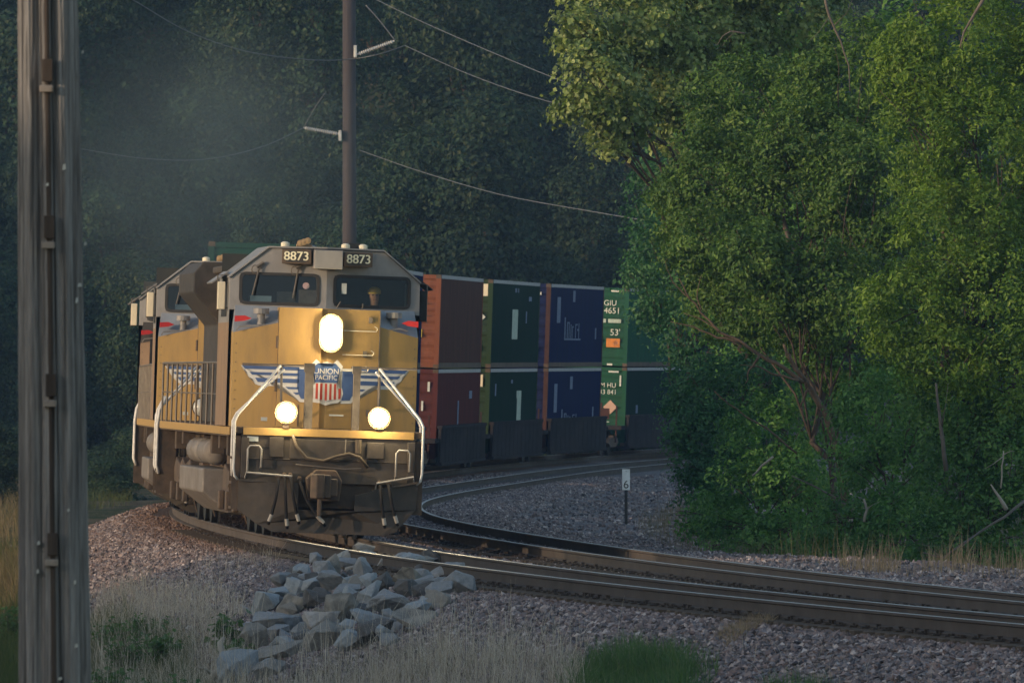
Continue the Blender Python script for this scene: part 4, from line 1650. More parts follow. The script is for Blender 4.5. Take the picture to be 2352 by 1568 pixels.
# ------------------------------------------------------------------ foliage
LEAFM = {
    'pale': island_mat('cottonwood_leaf', [(0.0862, 0.138, 0.03), (0.1265, 0.186, 0.045), (0.1725, 0.234, 0.07), (0.253, 0.3, 0.115), (0.1035, 0.162, 0.035)], .45, .3, .4, tone=True),
    'mid': island_mat('box_elder_leaf', [(0.0675, 0.1495, 0.0264), (0.0972, 0.2015, 0.0396), (0.1323, 0.2405, 0.0506), (0.1026, 0.2015, 0.0374), (0.1688, 0.2665, 0.066)], .5, .34, .3, tone=True),
    'bright': island_mat('ash_leaf', [(0.0743, 0.15, 0.0176), (0.1148, 0.2063, 0.0264), (0.1485, 0.2438, 0.0352), (0.1215, 0.2125, 0.0275), (0.1755, 0.2625, 0.0528)], .5, .38, .3, tone=True),
    'deep': island_mat('shrub_leaf', [(0.0585, 0.1625, 0.033), (0.0884, 0.2145, 0.0462), (0.1196, 0.26, 0.0572), (0.0884, 0.2015, 0.044), (0.1625, 0.2925, 0.0748)], .5, .3, .3, tone=True),
    'blue': island_mat('blue_green_leaf', [(0.036, 0.1125, 0.0418), (0.0504, 0.15, 0.055), (0.0696, 0.1812, 0.0638), (0.048, 0.14, 0.0495)], .5, .3, .3, tone=True),  # dark bluish green leaf colours
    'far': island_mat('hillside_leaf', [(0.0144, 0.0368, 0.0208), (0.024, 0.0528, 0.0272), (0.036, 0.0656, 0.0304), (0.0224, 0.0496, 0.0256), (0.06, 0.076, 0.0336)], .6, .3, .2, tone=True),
    'weed': island_mat('weed_leaf', [(0.0508, 0.1087, 0.0261), (0.0798, 0.145, 0.0362), (0.1087, 0.174, 0.0508), (0.0725, 0.1305, 0.029)], .5, .3, .3),
}
BARK = mat('brown_bark', (.065, .046, .034), .9, nscale=5, namt=.4, stretch=(1, 1, .25), bump=.012, bscale=14)
DEADW = mat('bleached_dead_wood', (.34, .30, .25), .85, nscale=4, namt=.3, stretch=(1, 1, .3), bump=.004, bscale=18)
GREYW = mat('grey_dead_wood', (.125, .105, .09), .9, nscale=4, namt=.3, bump=.004, bscale=18)


def leaves(name, centres, normals, size, aspect, m, parent, seed, droop=.2, tone=None):
    r = np.random.default_rng(seed)
    n = len(centres)
    L = size * r.uniform(.5, 1.5, n)
    nn = normals / np.linalg.norm(normals, axis=1, keepdims=True)
    ref = r.normal(0, 1, (n, 3))
    ref[:, 2] -= droop * 2
    t = ref - nn * (ref * nn).sum(1, keepdims=True)
    t /= np.linalg.norm(t, axis=1, keepdims=True) + 1e-9
    w = np.cross(nn, t)
    L = L[:, None]
    hw = L * aspect * .5
    p0 = centres - t * L * .5
    p2 = centres + t * L * .5
    fold = nn * L * .10
    mid = centres - t * L * .08
    p1 = mid + w * hw + fold
    p3 = mid - w * hw + fold
    V = np.stack([p0, p1, p2, p3], 1).reshape(-1, 3)
    f = np.arange(n * 4).reshape(n, 4)
    if parent is not None:
        V = V - np.array(parent.location)
    o = np_object(name, V, f, m, None if tone is None else {'tone': np.repeat(tone, 4)})
    o.parent = parent
    return o


def crown_points(blobs, clumps, per, rc, seed, surf=.42):
    """leaf centres and normals for a crown of ragged leaf clumps; blobs: (centre, radii)"""
    r = np.random.default_rng(seed)
    C, N, T = [], [], []
    for (c, rad) in blobs:
        vol = (rad[0] * rad[1] * rad[2]) ** (1 / 3.)
        k = max(6, int(clumps * vol ** 2))
        u = r.normal(0, 1, (k, 3))
        u /= np.linalg.norm(u, axis=1, keepdims=True)
        rr = r.uniform(.35, 1.08, (k, 1)) ** surf
        cc = np.array(c) + u * rr * np.array(rad)
        for i in range(k):
            q = rc * r.uniform(.5, 1.35)
            m = int(per * (q / rc) ** 1.6 * r.uniform(.6, 1.2))
            off = r.normal(0, 1, (m, 3)) * np.array([q, q, q * .62]) * .55
            off[:, 2] -= (off[:, 0] ** 2 + off[:, 1] ** 2) * .35 / q
            C.append(cc[i] + off)
            T.append(np.full(m, r.uniform(.62, 1.42)))
            N.append(u[i] * .55 + np.array([0, 0, .45]) + off / q * .35 + r.normal(0, .42, (m, 3)))
    return np.concatenate(C), np.concatenate(N), np.concatenate(T)


def limb(b, a, c, r0, r1, sag=.1, seed=0, n=6):
    rr = random.Random(seed)
    a, c = Vector(a), Vector(c)
    ln = (c - a).length
    pts = []
    for i in range(n + 1):
        t = i / n
        p = a.lerp(c, t)
        p += Vector((rr.uniform(-1, 1), rr.uniform(-1, 1), rr.uniform(-1, 1))) * ln * .035 * (0 < i < n)
        p.z += math.sin(t * math.pi) * ln * sag
        pts.append(p)
    b.tube(pts, [r0 + (r1 - r0) * i / n for i in range(n + 1)], 7)
    return pts


def blob(X, Y, d, w, h, deep=1.):
    k = F / d
    return (tuple(W(X, Y, d)), (w / 2 / k, max(.5, min(w, h) / 2 / k * deep), h / 2 / k))


def make_tree(name, label, cat, group, base, blobs, leafm, size, aspect, clumps, per, rc, seed, trunk_r=.18, extra=None, limbs=True):
    base = Vector(base)
    base.z = float(ground(base.x, base.y)) - .1
    T = empty(name, base)
    tag(T, label, cat, group)
    C, N, tn = crown_points(blobs, clumps, per, rc, seed)
    leaves('crown' if 'tree' in name else 'foliage', C, N, size, aspect, leafm, T, seed + 1, .2, tn)
    b = MB()
    top = sum((Vector(c) for c, _ in blobs), Vector()) / len(blobs)
    stem = limb(b, (0, 0, 0), (top - base) * .8, trunk_r, trunk_r * .35, 0, seed, 8)
    if limbs:
        for i, (c, rad) in enumerate(blobs):
            st = stem[min(3 + i % 5, 7)]
            e = Vector(c) - base
            p = limb(b, st, e, trunk_r * .26, .015, .06, seed + i)
            for j in range(5):
                rr = random.Random(seed * 31 + i * 7 + j)
                tip = e + Vector((rr.uniform(-1, 1) * rad[0], rr.uniform(-1, 1) * rad[1], rr.uniform(-.8, 1) * rad[2])) * .9
                limb(b, p[3 + j % 3], tip, .014, .005, .05, seed + i + j, 4)
    b.build('trunk' if 'tree' in name else 'stem', BARK, T, smooth=True)
    if extra:
        extra(T)
    return T


# --- trees and shrubs on the inside of the curve
make_tree('cottonwood_tree', 'pale leaved cottonwood reaching over the wires, heart shaped leaves', 'tree', 'trees inside the curve', W(1880, 1150, 214),
          [blob(*q, .9) for q in ((1430, 40, 210, 300, 210), (1375, 180, 208, 190, 170), (1330, 240, 208, 110, 70), (1520, 165, 211, 300, 250), (1430, 260, 209, 150, 130), (1620, 60, 212, 320, 230), (1330, 70, 209, 110, 120), (1800, 60, 213, 320, 220), (1600, 290, 211, 240, 160), (1400, 330, 209, 90, 70), (1570, -60, 212, 600, 160))],
          LEAFM['pale'], .10, .85, 110, 52, .25, 41, .2)


def main_limbs(T):
    o = np.array(T.location)
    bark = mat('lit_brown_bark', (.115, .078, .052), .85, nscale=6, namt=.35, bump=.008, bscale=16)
    b = MB()

    def run(pts, r, d):
        V = [Vector(np.array(W(x, y, dd)) - o) for (x, y, dd) in [(p[0], p[1], p[2] if len(p) > 2 else d) for p in pts]]
        rr = random.Random(len(pts) * 7 + int(pts[0][0]))
        out, rad = [], []
        for i in range(len(V) - 1):
            for t in (0, .33, .66):
                q = V[i].lerp(V[i + 1], t)
                out.append(q + Vector((rr.uniform(-1, 1), rr.uniform(-1, 1), rr.uniform(-1, 1))) * .022)
                rad.append(r[0] + (r[1] - r[0]) * (i + t) / (len(V) - 1))
        out.append(V[-1])
        rad.append(r[1])
        b.tube(out, rad, 8)
    run([(1945, 1190), (1938, 1090), (1918, 1010), (1895, 945), (1862, 895), (1845, 870)], (.085, .05), 193.8)
    run([(1848, 875), (1826, 848), (1812, 815), (1800, 790)], (.05, .025), 193.3)
    run([(1846, 880), (1800, 845), (1745, 815), (1700, 785), (1655, 762), (1610, 715), (1575, 670), (1560, 640)], (.045, .008), 193)
    run([(1700, 785), (1648, 775), (1590, 752), (1540, 738)], (.028, .006), 193)
    run([(1655, 762), (1612, 735), (1570, 718)], (.02, .005), 193)
    run([(1745, 815), (1722, 850), (1712, 880)], (.03, .008), 192.8)
    run([(1610, 715), (1600, 670), (1612, 630)], (.014, .004), 193)
    run([(1588, 690), (1545, 650), (1528, 600)], (.012, .004), 193)
    run([(1855, 890), (1840, 930), (1850, 960)], (.03, .01), 193)
    run([(1835, 872), (1780, 862), (1740, 840), (1700, 838)], (.025, .006), 192.9)
    run([(1640, 900), (1690, 940), (1760, 985), (1830, 1040)], (.010, .02), 192.6)
    b.build('branch', bark, T, smooth=True)
    b = MB()
    run([(1900, 760, 197), (1866, 655, 195.5), (1838, 610, 195), (1815, 565, 196)], (.11, .07), 194)
    run([(1838, 610, 195), (1862, 570, 197), (1870, 520, 198)], (.05, .02), 194.5)
    run([(1815, 565, 196), (1798, 500, 198), (1805, 440, 199)], (.06, .02), 195)
    b.build('branch', bark, T, smooth=True)


make_tree('box_elder_tree', 'big leafy tree with a forked brown trunk and bare lower limbs', 'tree', 'trees inside the curve', W(1945, 1190, 194),
          [blob(*q, .8) for q in ((1750, 250, 200, 360, 300), (1560, 480, 199.5, 150, 180), (1650, 420, 199, 280, 260), (1850, 470, 198, 360, 300), (1690, 560, 198, 240, 240), (1980, 210, 199, 360, 340), (2010, 430, 197, 260, 300), (1655, 690, 198, 200, 180), (1760, 700, 197.0, 240, 200), (1930, 650, 194.6, 220, 200), (1790, 640, 194.8, 200, 190), (1740, 590, 194.5, 180, 170), (1850, 740, 195.5, 170, 160), (1620, 560, 197, 190, 200), (1950, 820, 197, 200, 200), (1880, 340, 198, 300, 240), (2060, 620, 197, 200, 240))],
          LEAFM['mid'], .088, .55, 120, 76, .25, 77, .09, extra=main_limbs)
make_tree('ash_tree', 'bright yellow green tree filling the upper corner over the dark shrubs', 'tree', 'trees inside the curve', W(2260, 1200, 186),
          [blob(*q, .8) for q in ((2210, 100, 187, 380, 300), (2290, 370, 186, 320, 340), (2190, 540, 185, 280, 280), (2290, 690, 184.5, 320, 300), (2090, 710, 184.5, 250, 240), (2160, 830, 184, 250, 150), (2340, 880, 184, 200, 240), (2130, 320, 186.5, 220, 260), (2100, 170, 187, 200, 220), (2420, 200, 187, 260, 500), (2420, 600, 186, 240, 500))],
          LEAFM['bright'], .085, .5, 120, 76, .25, 99, .18)
make_tree('young_tree', 'dark blue green young tree hiding the end of the container train', 'tree', 'trees inside the curve', W(1610, 1080, 232),
          [blob(*q, .9) for q in ((1535, 410, 236, 170, 220), (1490, 540, 235, 130, 170), (1555, 610, 233, 230, 280), (1500, 690, 232, 130, 140), (1610, 780, 231, 180, 260), (1600, 480, 236, 220, 260), (1660, 640, 234, 160, 300), (1470, 620, 234, 70, 110))],
          LEAFM['blue'], .095, .6, 70, 60, .30, 121, .13)
shrubs = [
    ('dark shrub with its edge against the well cars and the rail', 1650, 1100, 206, [(1645, 905, 207, 190, 200), (1620, 1000, 206, 150, 170), (1690, 1040, 206, 220, 220), (1600, 1075, 205, 130, 90), (1640, 1120, 205, 200, 130), (1720, 880, 207, 180, 180), (1560, 900, 208, 70, 120), (1575, 985, 206, 70, 120)], 'blue'),
    ('low dark shrub below the bare limbs of the forked tree', 1780, 1230, 196, [(1760, 1010, 197, 230, 230), (1730, 1150, 196, 230, 200), (1830, 1130, 195.5, 220, 220), (1700, 1215, 195, 200, 90), (1820, 1220, 194.5, 260, 110), (1620, 1180, 198, 160, 100), (1750, 1262, 193.5, 260, 70), (1880, 1268, 192, 220, 70)], 'deep'),
    ('round dark shrub behind the bleached dead sticks', 2030, 1240, 190, [(2010, 960, 191, 230, 260), (2050, 1090, 190, 260, 260), (1990, 1190, 189, 230, 160), (2100, 1210, 188, 240, 140), (1920, 1220, 189.5, 150, 100), (2110, 900, 190, 160, 140), (2010, 1275, 187, 260, 70), (2130, 1280, 186.5, 160, 70)], 'deep'),
    ('tall dark shrub under the bright tree at the edge of the picture', 2250, 1230, 184, [(2200, 960, 185, 230, 260), (2300, 1040, 184, 240, 280), (2190, 1110, 184, 220, 240), (2290, 1180, 183, 260, 180), (2380, 1150, 183, 140, 280), (2190, 1220, 182.5, 220, 90), (2250, 1278, 181.8, 260, 70), (2350, 1270, 181.5, 160, 80)], 'deep'),
]
for i, (lab, X, Y, d, bl, lm) in enumerate(shrubs):
    make_tree('shrub', lab, 'shrub', 'dark shrubs at the foot of the trees', W(X, Y, d), [blob(*q, .85) for q in bl], LEAFM[lm], .085, .55, 110, 60, .25, 200 + i * 13, .06)
for i, (lab, X, d, bl) in enumerate((('dark tree glimpsed through gaps behind the forked tree', 1820, 222, [(1750, 300, 222, 420, 500), (1800, 700, 220, 420, 500), (1850, 1000, 218, 420, 360), (1680, 120, 223, 420, 380), (1700, 900, 221, 240, 320)]),
                                     ('dark tree glimpsed through gaps behind the bright tree', 2180, 212, [(2100, 250, 213, 420, 600), (2300, 350, 212, 420, 700), (2150, 750, 211, 420, 460), (2250, 1030, 209, 420, 360), (2000, 900, 212, 320, 500)]))):
    make_tree('backing_tree', lab, 'tree', 'trees inside the curve', W(X, 1190, d), [blob(*q, .5) for q in bl], LEAFM['deep'], .14, .6, 34, 50, .42, 300 + i * 17, .16)


# --- dead sticks
def stick(label, pts, r, m, cat='dead branch', forks=()):
    V = [W(*p) for p in pts]
    org = V[0].copy()
    b = MB()
    rr = random.Random(int(pts[0][0]))
    out, rad = [], []
    for i in range(len(V) - 1):
        for t in (0, .5):
            q = V[i].lerp(V[i + 1], t) - org
            out.append(q + Vector((rr.uniform(-1, 1), rr.uniform(-1, 1), rr.uniform(-1, 1))) * .012)
            rad.append(r[0] + (r[1] - r[0]) * (i + t) / (len(V) - 1))
    out.append(V[-1] - org)
    rad.append(r[1])
    b.tube(out, rad, 7)
    for f in forks:
        b.tube([W(*p) - org for p in f], [r[1] * .8 + .004] + [.005] * (len(f) - 1), 6)
    o = b.build('dead_branch', m, None, smooth=True)
    o.location = org
    tag(o, label, cat, 'dead sticks among the shrubs')


stick('short bleached stick slanting up among the dark leaves', [(1728, 1092, 193), (1750, 1070, 193), (1776, 1048, 193)], (.016, .024), DEADW)
stick('long grey stick arching down to the foot of the shrubs', [(1820, 1092, 191.5), (1860, 1112, 191.2), (1905, 1133, 191), (1945, 1160, 190.5), (1966, 1192, 190)], (.010, .03), GREYW)
stick('bleached broken stub slanting beside the pale upright twigs', [(2276, 1112, 181), (2295, 1140, 181), (2312, 1170, 181)], (.012, .045), DEADW)
stick('long grey fallen branch sloping down into the dry reeds', [(2352, 1150, 180.5), (2310, 1185, 180), (2250, 1220, 179.6), (2165, 1282, 179), (2120, 1268, 179)], (.030, .010), GREYW, forks=[[(2165, 1282, 179), (2128, 1252, 178.8), (2105, 1246, 178.6)], [(2250, 1220, 179.6), (2200, 1262, 179), (2190, 1290, 178.8)]])
stick('grey double stem standing in the shade under the bright tree', [(2172, 1080, 183), (2166, 1010, 183), (2158, 950, 183), (2150, 880, 183)], (.045, .02), GREYW, forks=[[(2162, 985, 183), (2172, 930, 182.8), (2178, 880, 182.8)]])
stick('thin pale twig forked at its top beside the broken stub', [(2298, 1120, 180.8), (2302, 1070, 180.8), (2305, 1035, 180.8)], (.015, .010), DEADW, forks=[[(2302, 1045, 180.8), (2320, 1036, 180.8), (2330, 1036, 180.8)], [(2304, 1048, 180.8), (2280, 1066, 180.8), (2262, 1076, 180.8)]])
stick('pale splintered stump at the foot of the round shrub', [(1985, 1198, 188), (1990, 1170, 188), (1984, 1145, 188)], (.03, .02), DEADW, forks=[[(1990, 1170, 188), (2005, 1158, 188), (2020, 1152, 188)]])
stick('bare brown twig hanging from the top edge in the middle of the leaves', [(1893, -10, 194), (1905, 40, 194), (1930, 95, 194), (1950, 150, 194), (1952, 210, 194)], (.03, .008), GREYW, forks=[[(1905, 40, 194), (1880, 75, 194), (1862, 92, 194)], [(1915, 60, 194), (1945, 30, 194), (1958, 0, 194)]])
stick('bare reddish twig hanging from the top edge over the bright tree', [(2262, -10, 183), (2240, 30, 183), (2215, 75, 183), (2205, 110, 183)], (.035, .01), GREYW, forks=[[(2240, 30, 183), (2226, 70, 183), (2222, 90, 183)]])
stick('small curved bare twig in the cottonwood leaves', [(1710, 78, 205), (1680, 72, 205), (1660, 84, 205), (1648, 104, 205)], (.02, .006), GREYW, forks=[[(1690, 72, 205), (1668, 92, 205), (1660, 106, 205)]])

# --- hillside wood behind the train
def far_proto(seed, h, w):
    r = np.random.default_rng(seed)
    bl = []
    for i in range(9):
        a = r.uniform(0, 6.28)
        t = r.uniform(.22, .95)
        q = w * (.62 if t < .75 else .35) * r.uniform(.3, 1)
        rad = w * r.uniform(.34, .5)
        bl.append(((q * math.cos(a), q * math.sin(a), h * t), (rad, rad, rad * .8)))
    bl.append(((0, 0, h * .55), (w * .6, w * .6, h * .34)))
    T = empty('hillside_tree')
    C, N, tn = crown_points(bl, 20, 85, .70, seed)
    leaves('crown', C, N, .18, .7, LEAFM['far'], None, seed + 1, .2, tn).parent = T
    b = MB()
    st = limb(b, (0, 0, -.6), (0, 0, h * .8), .24, .08, 0, seed, 8)
    for i, (c, rad) in enumerate(bl):
        limb(b, st[2 + i % 6], c, .09, .02, .06, seed + i, 5)
    b.build('trunk', BARK, T, smooth=True)
    return T


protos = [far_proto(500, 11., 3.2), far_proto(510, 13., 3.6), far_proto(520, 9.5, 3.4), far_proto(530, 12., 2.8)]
cols = ['behind the near pole', 'left of the smoke', 'behind the thickest smoke', 'behind the second locomotive', 'beside the insulators of the far pole', 'behind the far pole', 'just past the far pole', 'above the brown container', 'above the dark green containers', 'above the blue containers', 'behind the young tree', 'behind the forked tree', 'behind the bright tree', 'beyond the upper corner of the bright tree']
cols[1] = 'where the wires enter the picture'
rows = [('front row hillside tree standing', 413, 0), ('second row hillside tree standing', 427, 0), ('third row hillside tree rising', 442, 0), ('upper hillside tree rising', 458, 0), ('topmost hillside tree rising', 476, 0)]
used = set()
rr = random.Random(5)
for ri, (rl, yy, _) in enumerate(rows):
    for ci, cl in enumerate(cols):
        X = -40 + ci * 178 + (ri % 2) * 90 + rr.uniform(-40, 40)
        if ri == 0 and ci >= 8:
            continue
        y = yy + rr.uniform(-4, 4)
        x = (X - 1176) * y / F
        if ri == 0 and (x - float(cx(y))) > -6:
            continue
        pi = rr.randrange(4)
        p = protos[pi]
        if pi in used:
            o = copy_tree(p)
        else:
            o = p
            used.add(pi)
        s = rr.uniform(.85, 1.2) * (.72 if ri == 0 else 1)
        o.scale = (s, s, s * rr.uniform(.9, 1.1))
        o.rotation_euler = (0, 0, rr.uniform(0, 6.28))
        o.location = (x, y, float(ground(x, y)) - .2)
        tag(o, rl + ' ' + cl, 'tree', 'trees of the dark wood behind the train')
for i, (X, y, s, lab) in enumerate(((-20, 330, .45, 'dark bush at the foot of the wood behind the near pole'), (240, 352, .42, 'dark bush past the ballast shoulder between the near pole and the locomotives'), (90, 372, .5, 'dark bush at the edge of the wood beyond the dry bank'), (330, 385, .5, 'dark bush close behind the third locomotive'))):
    o = copy_tree(protos[(i + 1) % 4])
    for ch in list(kids(o)):
        ch.name = 'foliage' if ch.name.startswith('crown') else 'stem'
    o.name = 'bush'
    x = (X - 1176) * y / F
    o.scale = (s * 1.1, s * 1.1, s * .62)
    o.rotation_euler = (0, 0, i * 1.7)
    o.location = (x, y, float(ground(x, y)) - .9)
    tag(o, lab, 'bush', 'dark bushes at the foot of the wood')
from mathutils import noise
# ------------------------------------------------------------------ grasses
def grass(name, label, pts, h, w, m, seed, lean=.55, jit=.3):
    """bent tapering blades standing on the ground"""
    r = np.random.default_rng(seed)
    n = len(pts)
    x, y = pts[:, 0], pts[:, 1]
    z = ground(x, y) - .03
    H = h * r.uniform(.45, 1.25, n) * (1 + jit * wob(x * 3, y * 1.2))
    a = r.uniform(0, 6.28, n)
    ln = r.normal(0, lean, n) * H
    wa = r.uniform(0, 6.28, n)
    wx, wy = np.cos(wa) * w * .5, np.sin(wa) * w * .5
    V = []
    for t, ww in ((0, 1.), (.5, .8), (1., .15)):
        px = x + np.cos(a) * ln * t ** 1.7
        py = y + np.sin(a) * ln * t ** 1.7
        pz = z + H * t * (1 - .12 * t * np.abs(ln / H))
        V.append(np.stack([px - wx * ww, py - wy * ww, pz], -1))
        V.append(np.stack([px + wx * ww, py + wy * ww, pz], -1))
    V = np.stack(V, 1).reshape(-1, 3)
    b = (np.arange(n) * 6)[:, None]
    f = np.concatenate([b + np.array([[0, 1, 3, 2]]), b + np.array([[2, 3, 5, 4]])])
    o = np_object(name, V, f, m)
    tag(o, label, 'grass', kind='stuff')
    return o


def in_poly(X, Y, poly):
    ins = np.zeros(len(X), bool)
    n = len(poly)
    for i in range(n):
        x0, y0 = poly[i]
        x1, y1 = poly[(i + 1) % n]
        c = ((y0 > Y) != (y1 > Y)) & (X < (x1 - x0) * (Y - y0) / (y1 - y0 + 1e-9) + x0)
        ins ^= c
    return ins


def patch(n, poly, seed, clump=0., tries=14):
    """ground points inside a patch of the bank, bunched into tufts"""
    P = [hit(X, Y) for X, Y in poly]
    q = [(p.x, p.y) for p in P]
    xs, ys = [p[0] for p in q], [p[1] for p in q]
    r = np.random.default_rng(seed)
    gx, gy, got = [], [], 0
    for _ in range(120):
        m = max(n * 4, 4000)
        x, y = r.uniform(min(xs), max(xs), m), r.uniform(min(ys), max(ys), m)
        ok = in_poly(x + .2 * wob(x * 3, y), y, q)
        x, y = x[ok], y[ok]
        if clump:
            keep = r.random(len(x)) < np.clip(.55 + clump * wob(x * 2.6, y * 2.2, 1., seed), .04, 1)
            x, y = x[keep], y[keep]
        gx.append(x)
        gy.append(y)
        got += len(x)
        if got >= n:
            break
    x, y = np.concatenate(gx), np.concatenate(gy)
    x, y = x[:n], y[:n]
    return np.stack([x, y], -1)


DRY = island_mat('dry_grass', [(.34, .285, .215), (.48, .41, .32), (.60, .53, .43), (.40, .335, .26), (.68, .61, .51)], .8, .25, .15)
DRYB = island_mat('dry_reed', [(.20, .145, .085), (.30, .22, .135), (.40, .30, .20), (.24, .175, .11)], .8, .25, .15)
DRYG = island_mat('faded_grass', [(.13, .10, .055), (.20, .15, .085), (.10, .10, .04), (.26, .20, .12), (.07, .085, .03)], .8, .25, .15)
GREEN = island_mat('green_grass', [(.045, .10, .03), (.075, .15, .045), (.12, .20, .07), (.055, .12, .038), (.19, .21, .11)], .6, .3, .25)
OLIVE = island_mat('olive_grass', [(.05, .075, .022), (.085, .11, .032), (.12, .12, .05), (.06, .085, .025)], .7, .3, .2)

A = [patch(6000, [(205, 1430), (330, 1395), (470, 1410), (560, 1470), (600, 1620), (205, 1720)], 1, 1.2),
     patch(1500, [(205, 1370), (330, 1345), (520, 1370), (600, 1430), (470, 1430), (205, 1420)], 2, .9)]
grass('dry_grass', 'dry straw coloured grass covering the bank between the near pole and the boulders', np.concatenate(A), .42, .006, DRY, 3)
A = [patch(9000, [(560, 1660), (640, 1600), (850, 1560), (1060, 1500), (1290, 1515), (1345, 1570), (1345, 1720), (560, 1780)], 4, .45),
     patch(500, [(640, 1500), (850, 1440), (1200, 1430), (1420, 1500), (1100, 1540), (700, 1560)], 5, .5)]
grass('dry_grass', 'tall dry grass in front of the boulders along the bottom edge', np.concatenate(A), .48, .006, DRY, 6)
grass('dry_grass', 'matted broken straw lying between the tufts on the bank', np.concatenate([patch(3500, [(205, 1430), (560, 1440), (640, 1640), (205, 1720)], 54, .3), patch(3500, [(560, 1640), (640, 1560), (1000, 1490), (1345, 1550), (1345, 1720), (560, 1760)], 55, .3)]), .30, .008, DRYG, 56, 1.5)
grass('dry_grass', 'tall pale seed stalks rising over the boulders and the bank', np.concatenate([patch(420, [(205, 1480), (560, 1450), (640, 1600), (205, 1700)], 51, .8), patch(700, [(560, 1640), (640, 1530), (1000, 1480), (1345, 1540), (1345, 1700), (560, 1760)], 52, .6)]), .85, .007, DRY, 53, .22)
grass('green_grass', 'lush dark green tuft of grass on the gravel at the bottom edge', patch(9000, [(1310, 1640), (1345, 1570), (1420, 1530), (1545, 1525), (1590, 1570), (1605, 1690), (1310, 1720)], 7, .6), .34, .010, GREEN, 8, .45, .5)
grass('green_grass', 'thin green fringe spreading round the lush tuft at the bottom edge', patch(2600, [(1250, 1660), (1300, 1540), (1420, 1490), (1590, 1500), (1650, 1580), (1680, 1700), (1250, 1730)], 57, .9), .26, .009, GREEN, 58, .6)
grass('green_grass', 'smaller dark green grass tuft at the bottom edge under the rails', patch(4200, [(1730, 1650), (1770, 1600), (1930, 1596), (1960, 1640), (1950, 1720), (1730, 1740)], 9, .6), .30, .010, GREEN, 10, .45, .5)
A = [patch(3200, [(-20, 1080), (60, 1080), (60, 1250), (-20, 1260)], 11, .4), patch(2500, [(-20, 1330), (70, 1320), (70, 1420), (-20, 1430)], 12, .6)]
grass('dry_grass', 'brown dry grass on the far bank beside the near pole', np.concatenate(A), .62, .012, DRYG, 13)
A = [patch(3500, [(-20, 1300), (80, 1290), (80, 1370), (-20, 1370)], 14, .3), patch(4500, [(-20, 1420), (90, 1410), (90, 1720), (-20, 1720)], 15, .5)]
grass('green_grass', 'rough green and olive grass on the bank beyond the near pole', np.concatenate(A), .5, .009, OLIVE, 16)
grass('green_grass', 'olive weeds and grass at the foot of the near pole', patch(9500, [(205, 1440), (300, 1420), (420, 1480), (470, 1580), (430, 1700), (205, 1720)], 17, .8), .34, .007, OLIVE, 18)
grass('dry_grass', 'thin grey grass between the number post and the shrubs', np.concatenate([patch(2600, [(1455, 1215), (1560, 1160), (1700, 1235), (1960, 1275), (1950, 1310), (1700, 1285), (1480, 1235)], 19, .7)]), .55, .006, DRYG, 20, .3)
A = [patch(420, [(2095, 1318), (2240, 1300), (2245, 1322), (2090, 1330)], 21, .8), patch(340, [(2240, 1318), (2400, 1305), (2400, 1330), (2240, 1330)], 22, .8), patch(260, [(1930, 1300), (2060, 1306), (2060, 1320), (1930, 1316)], 23, .5)]
grass('reed_grass', 'golden dry reeds standing along the gravel under the shrubs', np.concatenate(A), .44, .010, DRYB, 24, .28, .7)
grass('dry_grass', 'matted dry grass lying in a streak on the gravel near the rail', patch(1500, [(1625, 1480), (1700, 1445), (1780, 1420), (1760, 1440), (1690, 1480), (1640, 1500)], 25, .3), .16, .006, DRYB, 26, .9)
A = [patch(160, [(430, 1300), (620, 1290), (640, 1330), (450, 1340)], 27), patch(60, [(1450, 1480), (2300, 1560), (2300, 1640), (1450, 1560)], 28)]
grass('dry_grass', 'scattered single dry stalks on the gravel', np.concatenate(A), .38, .005, DRY, 29)
A = patch(1500, [(190, 1120), (300, 1085), (300, 1160), (190, 1180)], 30, .4)
grass('dry_grass', 'grey shaded grass beyond the ballast shoulder behind the locomotives', A, .55, .012, OLIVE, 31)


# ------------------------------------------------------------------ leafy weeds
def weed(label, X, Y, n, h, spread, size, lm, seed, d=None):
    p = hit(X, Y)
    T = empty('weed', p)
    tag(T, label, 'weed', 'green weeds among the dry grass')
    r = np.random.default_rng(seed)
    b = MB()
    C, N = [], []
    for i in range(n):
        a, q = r.uniform(0, 6.28), r.uniform(0, spread)
        e = np.array([math.cos(a) * q, math.sin(a) * q, h * r.uniform(.5, 1)])
        s = e * np.array([.2, .2, 0])
        b.tube([s, s + (e - s) * .5 + np.array([0, 0, .04]), e], [.006, .005, .003], 5)
        m = int(r.integers(7, 14))
        for t in np.linspace(.3, 1.02, m):
            c = s + (e - s) * t + r.normal(0, size * .6, 3)
            C.append(c + np.array(p))
            N.append([r.normal(0, .5), r.normal(0, .5) - .4, 1])
    b.build('stem', mat('weed_stem', (.08, .09, .04), .8), T)
    leaves('foliage', np.array(C), np.array(N), size, .75, lm, T, seed)


weed('leafy green weed beside the boulders with broad dark leaves', 517, 1500, 20, .50, .20, .11, LEAFM['weed'], 61)
weed('low broad leaved weed under the leafy one at the edge of the boulders', 540, 1520, 16, .24, .26, .10, LEAFM['weed'], 62)
weed('branching green weed standing in the dry grass near the pole', 372, 1545, 40, .55, .40, .085, LEAFM['weed'], 63)
weed('tall thin weed between the wide weed patch and the bottom edge', 292, 1560, 34, .75, .36, .065, LEAFM['weed'], 64)
weed('bushy weed at the bottom edge beside the near pole', 250, 1640, 50, .6, .5, .075, LEAFM['weed'], 65)
weed('dark green weed low in the corner under the dry grass', 400, 1640, 40, .5, .45, .08, LEAFM['weed'], 66)
weed('bright weed on the far side of the near pole', 22, 1500, 40, .7, .4, .08, LEAFM['weed'], 67)

